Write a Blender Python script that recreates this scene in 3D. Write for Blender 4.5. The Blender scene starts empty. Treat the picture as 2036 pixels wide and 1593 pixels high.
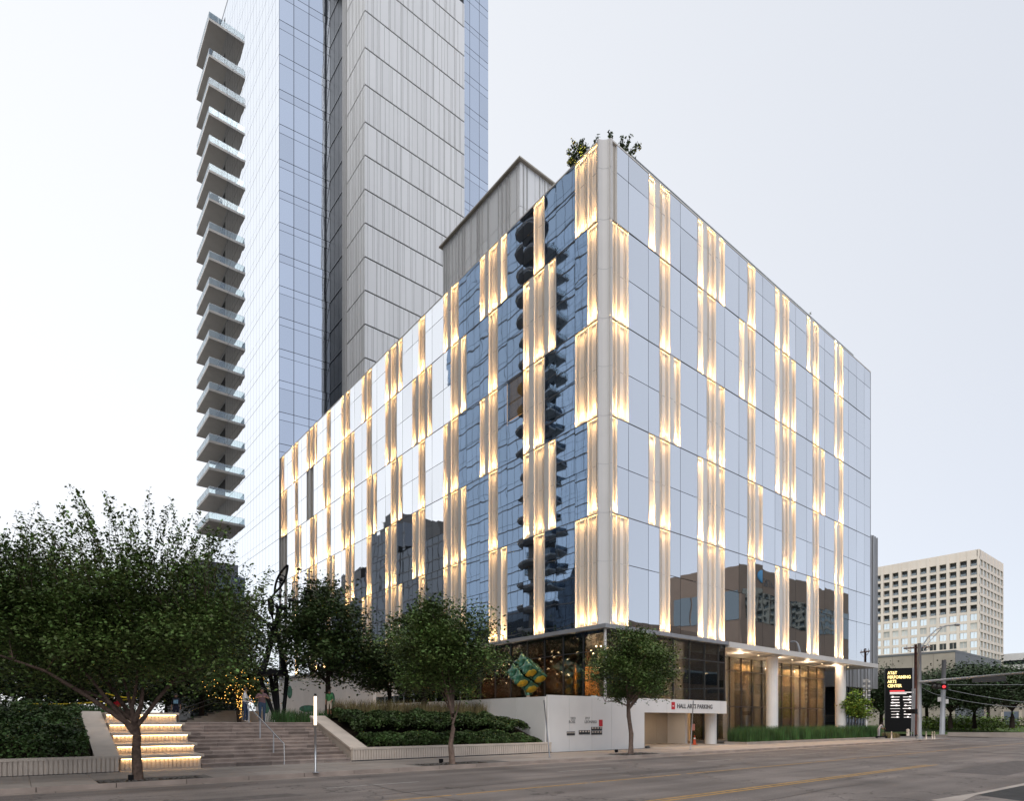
import bpy, bmesh, math, random
import numpy as np
from mathutils import Vector, Matrix
R = math.radians
SC = bpy.context.scene
COL = SC.collection
# ------------------------------------------------------------------ camera, sky, sun, exposure
# x runs along the street (away to the right), y away from the street, origin at the hotel corner
CAM = Vector((-28.8, -26.1, 1.89)); FPX = 1210.0; PW = 2036.0; PH = 1593.0; PXC = 1018.0; PYH = 1436.0
UX, UY = .7759, .6309
cam_d = bpy.data.cameras.new('camera'); cam = bpy.data.objects.new('camera', cam_d); COL.objects.link(cam)
cam_d.sensor_fit = 'HORIZONTAL'; cam_d.sensor_width = 36.0; cam_d.lens = FPX / PW * 36.0
cam_d.shift_y = (PYH - PH / 2) / PW; cam_d.shift_x = 0.0
cam_d.clip_start = .1; cam_d.clip_end = 6000
cam.location = CAM; cam.rotation_euler = (R(90), 0, math.atan2(-.6309, .7759))
SC.camera = cam
world = bpy.data.worlds.new('World'); SC.world = world; world.use_nodes = True
wn = world.node_tree; wn.nodes.clear()
w_out = wn.nodes.new('ShaderNodeOutputWorld'); w_bg = wn.nodes.new('ShaderNodeBackground')
w_sky = wn.nodes.new('ShaderNodeTexSky'); w_sky.sky_type = 'NISHITA'; w_sky.sun_disc = False
SUN_EL, SUN_AZ = R(52), math.atan2(-.62, -.78)         # sun veiled by high cloud
w_sky.sun_elevation = SUN_EL; w_sky.sun_rotation = math.pi / 2 - SUN_AZ
w_sky.air_density = .8; w_sky.dust_density = 1.2; w_sky.ozone_density = 3.0; w_sky.altitude = 100
w_mix = wn.nodes.new('ShaderNodeMix'); w_mix.data_type = 'RGBA'
w_mix.inputs[0].default_value = .78                    # thin even high cloud over the clear sky
w_tc = wn.nodes.new('ShaderNodeTexCoord'); w_dot = wn.nodes.new('ShaderNodeVectorMath'); w_dot.operation = 'DOT_PRODUCT'
w_dot.inputs[1].default_value = (-.38, .90, -.20)      # the cloud veil is palest towards the evening side, bluer on the other
w_mr = wn.nodes.new('ShaderNodeMapRange'); w_mr.inputs[1].default_value = -1; w_mr.inputs[2].default_value = .95
w_rmp = wn.nodes.new('ShaderNodeMix'); w_rmp.data_type = 'RGBA'
w_rmp.inputs[6].default_value = (5.15, 5.5, 6.2, 1); w_rmp.inputs[7].default_value = (9.9, 9.95, 9.95, 1)
wn.links.new(w_tc.outputs['Generated'], w_dot.inputs[0]); wn.links.new(w_dot.outputs['Value'], w_mr.inputs[0])
wn.links.new(w_mr.outputs[0], w_rmp.inputs[0]); wn.links.new(w_rmp.outputs[2], w_mix.inputs[7])
wn.links.new(w_sky.outputs[0], w_mix.inputs[6]); wn.links.new(w_mix.outputs[2], w_bg.inputs[0])
w_bg.inputs[1].default_value = .1
wn.links.new(w_bg.outputs[0], w_out.inputs[0])
sun_d = bpy.data.lights.new('sun', 'SUN'); sun_d.energy = 1.5; sun_d.angle = R(60); sun_d.color = (1, .96, .91)
sun = bpy.data.objects.new('sun', sun_d); COL.objects.link(sun)
sd = Vector((math.cos(SUN_AZ) * math.cos(SUN_EL), math.sin(SUN_AZ) * math.cos(SUN_EL), math.sin(SUN_EL)))
sun.rotation_euler = sd.to_track_quat('Z', 'Y').to_euler(); sun.location = (0, 0, 150)
SC.view_settings.view_transform = 'Standard'; SC.view_settings.look = 'None'
SC.view_settings.exposure = .42; SC.view_settings.gamma = 1.0; SC.view_settings.use_curve_mapping = False
SC.render.engine = 'CYCLES'
SC.cycles.use_denoising = True
SC.cycles.max_bounces = 8; SC.cycles.diffuse_bounces = 3; SC.cycles.glossy_bounces = 4
SC.cycles.transparent_max_bounces = 12; SC.cycles.transmission_bounces = 4
SC.cycles.use_light_tree = True; SC.cycles.sample_clamp_indirect = 6.0
SC.cycles.caustics_reflective = False; SC.cycles.caustics_refractive = False

# ------------------------------------------------------------------ helpers
def ray(px, py):
    X = (px - PXC) / FPX
    return Vector((UX * X + UY, -.631 * X + .7759, (PYH - py) / FPX))
def at(px, py, t): return CAM + ray(px, py) * t                      # point at depth t
def at_y(px, py, y):
    d = ray(px, py); return CAM + d * ((y - CAM.y) / d.y)
def at_x(px, py, x):
    d = ray(px, py); return CAM + d * ((x - CAM.x) / d.x)
def at_z(px, py, z):
    d = ray(px, py); return CAM + d * ((z - CAM.z) / d.z)

def mat(name, color, rough=.6, metal=0.0, spec=.5, var=0.0, scale=4.0, bump=0.0, bscale=20.0, rnd=0.0, emit=None, estr=0.0, coord='Object', detail=4.0):
    """plain principled material with optional noise colour variation, bump and per-object variation"""
    m = bpy.data.materials.new(name); m.use_nodes = True; nt = m.node_tree; b = nt.nodes['Principled BSDF']
    b.inputs['Base Color'].default_value = (*color, 1); b.inputs['Roughness'].default_value = rough
    b.inputs['Metallic'].default_value = metal; b.inputs['Specular IOR Level'].default_value = spec
    if emit: b.inputs['Emission Color'].default_value = (*emit, 1); b.inputs['Emission Strength'].default_value = estr
    tc = None
    if var or bump:
        tc = nt.nodes.new('ShaderNodeTexCoord')
    if var or rnd:
        hsv = nt.nodes.new('ShaderNodeHueSaturation'); hsv.inputs['Color'].default_value = (*color, 1)
        val = None
        if var:
            n = nt.nodes.new('ShaderNodeTexNoise'); n.inputs['Scale'].default_value = scale; n.inputs['Detail'].default_value = detail
            nt.links.new(tc.outputs[coord], n.inputs['Vector'])
            mr = nt.nodes.new('ShaderNodeMapRange'); mr.inputs[1].default_value = .3; mr.inputs[2].default_value = .7
            mr.inputs[3].default_value = 1 - var; mr.inputs[4].default_value = 1 + var
            nt.links.new(n.outputs[0], mr.inputs[0]); val = mr.outputs[0]
        if rnd:
            oi = nt.nodes.new('ShaderNodeObjectInfo')
            m2 = nt.nodes.new('ShaderNodeMapRange'); m2.inputs[3].default_value = 1 - rnd; m2.inputs[4].default_value = 1 + rnd
            nt.links.new(oi.outputs['Random'], m2.inputs[0])
            if val:
                mu = nt.nodes.new('ShaderNodeMath'); mu.operation = 'MULTIPLY'
                nt.links.new(val, mu.inputs[0]); nt.links.new(m2.outputs[0], mu.inputs[1]); val = mu.outputs[0]
            else: val = m2.outputs[0]
        nt.links.new(val, hsv.inputs['Value']); nt.links.new(hsv.outputs[0], b.inputs['Base Color'])
    if bump:
        n2 = nt.nodes.new('ShaderNodeTexNoise'); n2.inputs['Scale'].default_value = bscale; n2.inputs['Detail'].default_value = 5
        nt.links.new(tc.outputs[coord], n2.inputs['Vector'])
        bp = nt.nodes.new('ShaderNodeBump'); bp.inputs['Strength'].default_value = bump; bp.inputs['Distance'].default_value = .05
        nt.links.new(n2.outputs[0], bp.inputs['Height']); nt.links.new(bp.outputs[0], b.inputs['Normal'])
    return m

def mirror_glass(name, tint, dark, refl, wave=.02, wscale=.35, rough=.015):
    """coated facade glass: dark body under a strong reflecting coat, slightly uneven so that reflections ripple"""
    m = bpy.data.materials.new(name); m.use_nodes = True; nt = m.node_tree; nt.nodes.clear()
    o = nt.nodes.new('ShaderNodeOutputMaterial'); g = nt.nodes.new('ShaderNodeBsdfGlossy'); d = nt.nodes.new('ShaderNodeBsdfDiffuse')
    g.inputs['Color'].default_value = (*tint, 1); g.inputs['Roughness'].default_value = rough; d.inputs['Color'].default_value = (*dark, 1)
    lw = nt.nodes.new('ShaderNodeLayerWeight'); lw.inputs['Blend'].default_value = .35
    mr = nt.nodes.new('ShaderNodeMapRange'); mr.inputs[3].default_value = refl; mr.inputs[4].default_value = 1.0
    nt.links.new(lw.outputs['Fresnel'], mr.inputs[0])
    o2 = nt.nodes.new('ShaderNodeObjectInfo'); m2 = nt.nodes.new('ShaderNodeMapRange'); m2.inputs[3].default_value = refl * .9; m2.inputs[4].default_value = min(1, refl * 1.03)
    nt.links.new(o2.outputs['Random'], m2.inputs[0]); nt.links.new(m2.outputs[0], mr.inputs[3])      # panes differ a little
    mx = nt.nodes.new('ShaderNodeMixShader'); nt.links.new(mr.outputs[0], mx.inputs[0])
    nt.links.new(d.outputs[0], mx.inputs[1]); nt.links.new(g.outputs[0], mx.inputs[2]); nt.links.new(mx.outputs[0], o.inputs[0])
    if wave:
        tc = nt.nodes.new('ShaderNodeTexCoord'); oi = nt.nodes.new('ShaderNodeObjectInfo')
        va = nt.nodes.new('ShaderNodeVectorMath'); va.operation = 'SCALE'; va.inputs['Scale'].default_value = 60
        cmb = nt.nodes.new('ShaderNodeCombineXYZ')
        for i in range(3): nt.links.new(oi.outputs['Random'], cmb.inputs[i])
        nt.links.new(cmb.outputs[0], va.inputs[0])
        ad = nt.nodes.new('ShaderNodeVectorMath'); nt.links.new(tc.outputs['Object'], ad.inputs[0]); nt.links.new(va.outputs[0], ad.inputs[1])
        n = nt.nodes.new('ShaderNodeTexNoise'); n.inputs['Scale'].default_value = wscale; n.inputs['Detail'].default_value = 1.0
        nt.links.new(ad.outputs[0], n.inputs['Vector'])
        bp = nt.nodes.new('ShaderNodeBump'); bp.inputs['Strength'].default_value = 1.0; bp.inputs['Distance'].default_value = wave
        nt.links.new(n.outputs[0], bp.inputs['Height'])
        for s in (g,): nt.links.new(bp.outputs[0], s.inputs['Normal'])
    return m

def clear_glass(name, tint, refl=.12):
    m = bpy.data.materials.new(name); m.use_nodes = True; nt = m.node_tree; nt.nodes.clear()
    o = nt.nodes.new('ShaderNodeOutputMaterial'); g = nt.nodes.new('ShaderNodeBsdfGlossy'); t = nt.nodes.new('ShaderNodeBsdfTransparent')
    g.inputs['Roughness'].default_value = .01; g.inputs['Color'].default_value = (.9, .95, 1, 1); t.inputs['Color'].default_value = (*tint, 1)
    lw = nt.nodes.new('ShaderNodeLayerWeight'); lw.inputs['Blend'].default_value = .3
    mr = nt.nodes.new('ShaderNodeMapRange'); mr.inputs[3].default_value = refl; mr.inputs[4].default_value = .95
    nt.links.new(lw.outputs['Fresnel'], mr.inputs[0]); mx = nt.nodes.new('ShaderNodeMixShader'); nt.links.new(mr.outputs[0], mx.inputs[0])
    nt.links.new(t.outputs[0], mx.inputs[1]); nt.links.new(g.outputs[0], mx.inputs[2]); nt.links.new(mx.outputs[0], o.inputs[0])
    return m

def leaf_mat(name, c, var=.35):
    m = bpy.data.materials.new(name); m.use_nodes = True; nt = m.node_tree; b = nt.nodes['Principled BSDF']
    b.inputs['Roughness'].default_value = .55; b.inputs['Specular IOR Level'].default_value = .3
    ge = nt.nodes.new('ShaderNodeNewGeometry'); h = nt.nodes.new('ShaderNodeHueSaturation'); h.inputs['Color'].default_value = (*c, 1)
    mr = nt.nodes.new('ShaderNodeMapRange'); mr.inputs[3].default_value = 1 - var; mr.inputs[4].default_value = 1 + var * 1.6
    nt.links.new(ge.outputs['Random Per Island'], mr.inputs[0]); nt.links.new(mr.outputs[0], h.inputs['Value'])
    m2 = nt.nodes.new('ShaderNodeMapRange'); m2.inputs[3].default_value = .47; m2.inputs[4].default_value = .52
    nt.links.new(ge.outputs['Random Per Island'], m2.inputs[0]); nt.links.new(m2.outputs[0], h.inputs['Hue'])
    tc = nt.nodes.new('ShaderNodeTexCoord'); nz = nt.nodes.new('ShaderNodeTexNoise'); nz.inputs['Scale'].default_value = 1.1; nz.inputs['Detail'].default_value = 2
    nt.links.new(tc.outputs['Object'], nz.inputs['Vector'])
    m3 = nt.nodes.new('ShaderNodeMapRange'); m3.inputs[1].default_value = .32; m3.inputs[2].default_value = .68; m3.inputs[3].default_value = .6; m3.inputs[4].default_value = 1.7
    nt.links.new(nz.outputs[0], m3.inputs[0])                 # noise makes whole sprays lighter or darker
    sc_ = nt.nodes.new('ShaderNodeVectorMath'); sc_.operation = 'SCALE'; nt.links.new(h.outputs[0], sc_.inputs[0]); nt.links.new(m3.outputs[0], sc_.inputs['Scale'])
    nt.links.new(sc_.outputs[0], b.inputs['Base Color'])
    return m

class MB:
    """collects quads and polygons, builds ONE mesh object"""
    def __init__(s): s.v = []; s.f = []; s.mi = []; s.cur = 0
    def quad(s, a, b, c, d):
        n = len(s.v); s.v += [tuple(a), tuple(b), tuple(c), tuple(d)]; s.f.append((n, n + 1, n + 2, n + 3)); s.mi.append(s.cur)
    def box(s, x0, x1, y0, y1, z0, z1):
        n = len(s.v)
        s.v += [(x0, y0, z0), (x1, y0, z0), (x1, y1, z0), (x0, y1, z0), (x0, y0, z1), (x1, y0, z1), (x1, y1, z1), (x0, y1, z1)]
        for f in ((0, 3, 2, 1), (4, 5, 6, 7), (0, 1, 5, 4), (1, 2, 6, 5), (2, 3, 7, 6), (3, 0, 4, 7)):
            s.f.append(tuple(n + i for i in f)); s.mi.append(s.cur)
        return s
    def hexa(s, p):
        n = len(s.v); s.v += [tuple(q) for q in p]
        for f in ((0, 3, 2, 1), (4, 5, 6, 7), (0, 1, 5, 4), (1, 2, 6, 5), (2, 3, 7, 6), (3, 0, 4, 7)):
            s.f.append(tuple(n + i for i in f)); s.mi.append(s.cur)
        return s
    def prism(s, poly, z0, z1):
        n = len(s.v); k = len(poly)
        s.v += [(p[0], p[1], z0) for p in poly] + [(p[0], p[1], z1) for p in poly]
        s.f.append(tuple(n + i for i in range(k))[::-1]); s.mi.append(s.cur)
        s.f.append(tuple(n + k + i for i in range(k))); s.mi.append(s.cur)
        for i in range(k):
            j = (i + 1) % k; s.f.append((n + i, n + j, n + k + j, n + k + i)); s.mi.append(s.cur)
        return s
    def tube(s, pts, rad, seg=6, caps=True):
        pts = [Vector(p) for p in pts]; rad = rad if hasattr(rad, '__len__') else [rad] * len(pts)
        n0 = len(s.v); up = Vector((0, 0, 1))
        for i, p in enumerate(pts):
            d = (pts[min(i + 1, len(pts) - 1)] - pts[max(i - 1, 0)])
            if d.length < 1e-6: d = Vector((0, 0, 1))
            d.normalize(); a = d.cross(up)
            if a.length < .05: a = d.cross(Vector((1, 0, 0)))
            a.normalize(); b = d.cross(a)
            for k in range(seg):
                t = 2 * math.pi * k / seg; q = p + (a * math.cos(t) + b * math.sin(t)) * rad[i]; s.v.append(tuple(q))
        for i in range(len(pts) - 1):
            for k in range(seg):
                k2 = (k + 1) % seg; o = n0 + i * seg
                s.f.append((o + k, o + k2, o + seg + k2, o + seg + k)); s.mi.append(s.cur)
        if caps:
            s.f.append(tuple(n0 + k for k in range(seg))); s.mi.append(s.cur)
            s.f.append(tuple(n0 + (len(pts) - 1) * seg + k for k in range(seg))[::-1]); s.mi.append(s.cur)
        return s
    def ball(s, c, r, seg=8, rings=5, sc=(1, 1, 1)):
        pts = []; n0 = len(s.v)
        for i in range(rings + 1):
            th = math.pi * i / rings
            for k in range(seg):
                ph = 2 * math.pi * k / seg
                s.v.append((c[0] + r * sc[0] * math.sin(th) * math.cos(ph), c[1] + r * sc[1] * math.sin(th) * math.sin(ph), c[2] + r * sc[2] * math.cos(th)))
        for i in range(rings):
            for k in range(seg):
                k2 = (k + 1) % seg; o = n0 + i * seg
                s.f.append((o + k, o + seg + k, o + seg + k2, o + k2)); s.mi.append(s.cur)
        return s
    def mesh(s, name, mats, smooth=False):
        me = bpy.data.meshes.new(name); me.from_pydata(s.v, [], s.f)
        for m in (mats if isinstance(mats, (list, tuple)) else [mats]): me.materials.append(m)
        if any(s.mi): me.polygons.foreach_set('material_index', s.mi)
        if smooth: me.polygons.foreach_set('use_smooth', [True] * len(s.f))
        me.update(); return me
    def build(s, name, mats, parent=None, smooth=False, **props):
        return put(name, s.mesh(name, mats, smooth), parent, **props)

WLOC = {}
def wloc(o): return WLOC.get(o.name, Vector((0, 0, 0))) if o else Vector((0, 0, 0))
def put(name, me, parent=None, loc=(0, 0, 0), rot=None, **props):
    """links a mesh object; loc is in world space, also below a parent (parents are never rotated)"""
    o = bpy.data.objects.new(name, me); COL.objects.link(o)
    WLOC[o.name] = Vector(loc)
    o.location = Vector(loc) - wloc(parent)
    if rot: o.rotation_euler = rot
    if parent: o.parent = parent
    for k, v in props.items(): o[k] = v
    return o
def thing(name, label, cat, loc=(0, 0, 0), group=None):
    o = bpy.data.objects.new(name, None); COL.objects.link(o); o.location = loc; WLOC[o.name] = Vector(loc)
    o.empty_display_size = .3; o['label'] = label; o['category'] = cat
    if group: o['group'] = group
    return o
def text(name, body, size, loc, rot, m, parent, extrude=.01, align='LEFT', bold=0.0, sx=1.0):
    c = bpy.data.curves.new(name, 'FONT'); c.body = body; c.size = size; c.extrude = extrude; c.align_x = align; c.offset = bold
    c.materials.append(m); c.resolution_u = 2
    t = bpy.data.objects.new('tmp_text', c); COL.objects.link(t)
    me = bpy.data.meshes.new_from_object(t.evaluated_get(bpy.context.evaluated_depsgraph_get())); bpy.data.objects.remove(t)
    me.materials.clear(); me.materials.append(m)
    o = put(name, me, parent, loc, rot); o.scale = (sx, 1, 1); return o
def raw_mesh(name, verts, faces4, m):
    """numpy quads to mesh, fast"""
    me = bpy.data.meshes.new(name); nv = len(verts); nf = len(faces4)
    me.vertices.add(nv); me.vertices.foreach_set('co', np.asarray(verts, np.float32).ravel())
    k = faces4.shape[1]
    me.loops.add(nf * k); me.loops.foreach_set('vertex_index', np.asarray(faces4, np.int32).ravel())
    me.polygons.add(nf); me.polygons.foreach_set('loop_start', np.arange(0, nf * k, k, dtype=np.int32))
    me.update(calc_edges=True); me.materials.append(m); return me
def leaf_quads(C, size, rng, flat=.5, jit=.6, stretch=1.7, axis=None):
    """a diamond leaf at every centre; flat = how much leaves lie level, axis = preferred long direction"""
    n = len(C); s = size * (1 + jit * (rng.random(n) - .5) * 2)
    nrm = rng.normal(size=(n, 3)); nrm[:, 2] = np.abs(nrm[:, 2]) + flat * 2; nrm /= np.linalg.norm(nrm, axis=1)[:, None]
    a = rng.normal(size=(n, 3))
    if axis is not None: a = a * .6 + axis
    a -= nrm * (a * nrm).sum(1)[:, None]; a /= np.linalg.norm(a, axis=1)[:, None] + 1e-9; b = np.cross(nrm, a)
    V = np.empty((n, 4, 3)); L = (a * (s * stretch / 2)[:, None]); W = b * (s / 2)[:, None]
    V[:, 0] = C - L; V[:, 1] = C + W + nrm * (s * .12)[:, None]; V[:, 2] = C + L; V[:, 3] = C - W + nrm * (s * .12)[:, None]
    return V.reshape(-1, 3), np.arange(n * 4).reshape(n, 4)

# ------------------------------------------------------------------ materials
M = {}
def asphalt():
    m = mat('asphalt', (.178, .153, .139), .82, 0, .3, .26, .35, .5, 60, detail=8)
    nt = m.node_tree; b = nt.nodes['Principled BSDF']; src = b.inputs['Base Color'].links[0].from_socket
    tc = nt.nodes.new('ShaderNodeTexCoord')
    v = nt.nodes.new('ShaderNodeTexVoronoi'); v.feature = 'DISTANCE_TO_EDGE'; v.inputs['Scale'].default_value = .16
    nz = nt.nodes.new('ShaderNodeTexNoise'); nz.inputs['Scale'].default_value = .9; nz.inputs['Detail'].default_value = 4
    ad = nt.nodes.new('ShaderNodeVectorMath'); ad.operation = 'MULTIPLY_ADD'; ad.inputs[1].default_value = (3, 3, 3)
    nt.links.new(tc.outputs['Object'], nz.inputs['Vector']); nt.links.new(nz.outputs['Color'], ad.inputs[0]); nt.links.new(tc.outputs['Object'], ad.inputs[2])
    nt.links.new(ad.outputs[0], v.inputs['Vector'])
    r = nt.nodes.new('ShaderNodeMapRange'); r.inputs[1].default_value = .0; r.inputs[2].default_value = .010; r.inputs[3].default_value = .45; r.inputs[4].default_value = 1
    nt.links.new(v.outputs[0], r.inputs[0])
    # streaks worn along the driving direction
    mp = nt.nodes.new('ShaderNodeMapping'); mp.inputs['Scale'].default_value = (.05, 1.1, 1); nt.links.new(tc.outputs['Object'], mp.inputs[0])
    n3 = nt.nodes.new('ShaderNodeTexNoise'); n3.inputs['Scale'].default_value = 1.0; n3.inputs['Detail'].default_value = 3; nt.links.new(mp.outputs[0], n3.inputs['Vector'])
    r3 = nt.nodes.new('ShaderNodeMapRange'); r3.inputs[1].default_value = .35; r3.inputs[2].default_value = .65; r3.inputs[3].default_value = .78; r3.inputs[4].default_value = 1.16
    nt.links.new(n3.outputs[0], r3.inputs[0])
    n4 = nt.nodes.new('ShaderNodeTexNoise'); n4.inputs['Scale'].default_value = 25; n4.inputs['Detail'].default_value = 2; nt.links.new(tc.outputs['Object'], n4.inputs['Vector'])
    r4 = nt.nodes.new('ShaderNodeMapRange'); r4.inputs[1].default_value = .3; r4.inputs[2].default_value = .7; r4.inputs[3].default_value = .8; r4.inputs[4].default_value = 1.2
    nt.links.new(n4.outputs[0], r4.inputs[0])
    f = src
    for s in (r.outputs[0], r3.outputs[0], r4.outputs[0]):
        mu = nt.nodes.new('ShaderNodeVectorMath'); mu.operation = 'SCALE'; nt.links.new(f, mu.inputs[0]); nt.links.new(s, mu.inputs['Scale']); f = mu.outputs[0]
    nt.links.new(f, b.inputs['Base Color'])
    return m
M['asphalt'] = asphalt()
M['asphalt_dark'] = mat('asphalt_dark', (.035, .034, .033), .8, 0, .3, .2, 2, .5, 60)
M['concrete'] = mat('concrete', (.35, .305, .27), .85, 0, .3, .14, .9, .3, 40, rnd=.09)
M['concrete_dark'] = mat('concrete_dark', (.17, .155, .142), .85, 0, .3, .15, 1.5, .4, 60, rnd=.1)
M['kerb'] = mat('kerb', (.31, .255, .22), .85, 0, .3, .2, 1.2, .3, 30, rnd=.06)
M['lime'] = mat('limestone', (.63, .545, .465), .75, 0, .3, .1, 1.5, .15, 40, rnd=.06)
M['granite'] = mat('stair_granite', (.33, .265, .23), .7, 0, .35, .2, 2.5, .2, 50, rnd=.30)
M['white'] = mat('white_panel', (.74, .72, .70), .45, 0, .4, .04, .6, rnd=.03)
M['clad'] = mat('cladding', (.70, .675, .64), .4, 0, .4, .03, .6, rnd=.05)
M['clad_fin_shade'] = mat('cladding_fin_shade', (.52, .48, .43), .45, 0, .4)  # darker cladding tone that paints in the shadow lines of the fins
M['cladcol'] = mat('corner_cladding', (.62, .605, .59), .4, 0, .4, .03, .5)
M['finpanel'] = mat('fin_panel', (.85, .86, .87), .5, .0, .4, .02, .3, rnd=.04)
M['fin'] = mat('fin_dark', (.45, .45, .45), .55)
M['joint'] = mat('joint_dark', (.14, .145, .155), .6)
M['core'] = mat('core_dark', (.018, .02, .024), .6)
M['metal'] = mat('steel', (.55, .55, .56), .35, .9)
M['metal_grey'] = mat('painted_grey', (.30, .31, .33), .5, .2, .4, .1, 1.0)
M['metal_dark'] = mat('dark_metal', (.05, .052, .055), .45, .3)
M['black'] = mat('black_paint', (.010, .010, .011), .55, 0, .12)
M['alu'] = mat('aluminium_rib', (.45, .455, .465), .4, .6, .5, .05, .3)
M['soffit'] = mat('soffit', (.62, .60, .57), .55, 0, .3, .03, .5)
M['hotel_glass'] = mirror_glass('hotel_glass', (.95, .97, 1.0), (.05, .06, .07), .88, .0045, .5)
M['tower_glass'] = mirror_glass('tower_glass', (.80, .87, .98), (.04, .05, .06), .86, .012, .3)
M['tower_white'] = mirror_glass('tower_side_glass', (.93, .96, 1.0), (.3, .31, .33), .86, .012, .3)
M['tower_dark'] = mat('tower_recess_glass', (.022, .025, .028), .4, 0, .12, .3, .2, rnd=.35)
M['blue_glass'] = mirror_glass('blue_office_glass', (.40, .53, .70), (.02, .032, .048), .62, .004, .3)
M['dark_glass'] = mirror_glass('dark_office_glass', (.30, .33, .37), (.02, .024, .028), .30, .004, .3)
M['win_sky'] = mirror_glass('window_glass', (.85, .93, .95), (.2, .22, .23), .8, .01, .5)
M['win_dark'] = mirror_glass('dark_window_glass', (.5, .58, .62), (.015, .02, .022), .25, .004, .5)
M['clear'] = clear_glass('podium_glass', (.80, .84, .85), .10)
M['rail_glass'] = clear_glass('balcony_glass', (.88, .94, .93), .10)
M['lobby_glass'] = clear_glass('lobby_glass', (.86, .86, .84), .06)
M['wood'] = mat('walnut', (.22, .105, .05), .5, 0, .4, .25, 1.5)
M['interior'] = mat('interior_wall', (.42, .36, .29), .7, 0, .3, .05, 1)
M['curtain'] = mat('curtain', (.62, .53, .41), .8, 0, .2, .05, .5)
M['floor_in'] = mat('interior_floor', (.16, .14, .12), .4)
M['beige'] = mat('beige_precast', (.77, .69, .605), .8, 0, .3, .04, .1)
M['cement'] = mat('board_concrete', (.42, .375, .32), .85, 0, .2, .12, .25)
M['cement_dark'] = mat('grey_cladding', (.17, .18, .195), .6, 0, .3, .05, .3)
M['brown_stone'] = mat('brown_stone', (.20, .155, .125), .8, 0, .2, .06, .3, rnd=.05)
M['bark_elm'] = mat('bark_elm', (.12, .083, .066), .9, 0, .2, .35, 9, 1.0, 30)
M['bark'] = mat('bark', (.19, .135, .108), .9, 0, .2, .3, 9, .8, 30)
M['bark_dark'] = mat('bark_dark', (.05, .038, .03), .9, 0, .2, .3, 9, .8, 30)
M['soil'] = mat('soil', (.04, .03, .022), .95, 0, .1, .3, 3, .5, 20)
M['lawn'] = mat('lawn', (.07, .105, .03), .9, 0, .2, .25, .6, .6, 40)
M['leaf_a'] = leaf_mat('leaf_elm', (.062, .098, .024)); M['leaf_b'] = leaf_mat('leaf_oak', (.042, .068, .02))
M['leaf_c'] = leaf_mat('leaf_shrub', (.045, .076, .022)); M['leaf_y'] = leaf_mat('leaf_yellow_green', (.13, .20, .03))
M['leaf_f'] = leaf_mat('leaf_far', (.03, .05, .019)); M['grass'] = leaf_mat('grass_blade', (.035, .08, .022), .3)
M['grass_dry'] = leaf_mat('grass_dry', (.16, .13, .06), .3)
M['yellow_line'] = mat('yellow_paint', (.36, .215, .07), .8, 0, .3, .3, 5, detail=6)
M['white_line'] = mat('white_paint', (.30, .28, .265), .8, 0, .3, .2, 5)
M['red'] = mat('red_sign', (.5, .02, .03), .5)
M['text_dark'] = mat('sign_letter_dark', (.05, .05, .055), .5)
M['text_grey'] = mat('sign_letter_grey', (.22, .215, .21), .5)
M['led'] = mat('led', (.9, .8, .6), .5, emit=(1, .66, .30), estr=3.0)
M['led_stair'] = mat('led_stair', (.9, .8, .6), .5, emit=(1, .66, .30), estr=10.0)
M['bulb'] = mat('bulb', (1, .9, .7), .5, emit=(1, .62, .30), estr=11.0)
M['fairy'] = mat('fairy_light', (1, .8, .4), .5, emit=(1, .5, .1), estr=3.2)
M['lamp_white'] = mat('lamp_tube', (1, .95, .85), .5, emit=(1, .76, .48), estr=3.5)
M['down'] = mat('downlight', (1, .9, .7), .5, emit=(1, .74, .45), estr=4.0)
M['gold_text'] = mat('gold_letter', (.9, .8, .4), .5, emit=(1, .72, .28), estr=1.5)
M['sign_white'] = mat('sign_white', (.8, .8, .8), .5, emit=(1, .86, .82), estr=.75)
M['sign_red'] = mat('sign_red_lit', (.8, .05, .05), .5, emit=(1, .05, .07), estr=.6)
M['green_lit'] = mat('green_signal', (.1, .8, .5), .5, emit=(.05, 1, .5), estr=6)
M['orange'] = mat('cone_orange', (.5, .06, .012), .6)
M['tape'] = mat('yellow_tape', (.75, .55, .03), .5)
M['lit_blind'] = mat('lit_room', (.8, .55, .25), .6, emit=(1, .5, .16), estr=.75)
# ------------------------------------------------------------------ ground
rng = np.random.default_rng(7); random.seed(7)
def sheet(name, x0, x1, y0, y1, z, m, parent=None, kind='structure', nx=1, ny=1):
    b = MB()
    for i in range(nx):
        for j in range(ny):
            xa, xb = x0 + (x1 - x0) * i / nx, x0 + (x1 - x0) * (i + 1) / nx; ya, yb = y0 + (y1 - y0) * j / ny, y0 + (y1 - y0) * (j + 1) / ny
            b.quad((xa, ya, z), (xb, ya, z), (xb, yb, z), (xa, yb, z))
    o = b.build(name, m, parent)
    if kind and not parent: o['kind'] = kind
    return o
sheet('ground', -900, 1600, -900, 1600, -.06, M['concrete_dark'])
KY = -5.4                                                         # kerb line of the near pavement
road = sheet('road', -160, 420, -30, KY - .16, 0, M['asphalt'])
sheet('cross_road', 47, 61, KY - .16, 300, .001, M['asphalt'])
def marking(name, x0, x1, y, w, m, z=.004):
    b = MB(); b.quad((x0, y - w / 2, z), (x1, y - w / 2, z), (x1, y + w / 2, z), (x0, y + w / 2, z)); return b.build(name, m, road)
for i, xx in enumerate(range(-60, 40, 5)):
    marking('yellow_centre_line', xx, xx + (4.85 if i % 3 else 4.6), -13.0, .13, M['yellow_line'])
for dy in (0, .24): marking('yellow_centre_line', -70, 2.55 - dy * 2, -17.15 + dy, .12, M['yellow_line'])
for xx in np.arange(-58, 44, 9.0): marking('white_lane_line', xx, xx + 3.0, -9.4, .12, M['white_line'])
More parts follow.
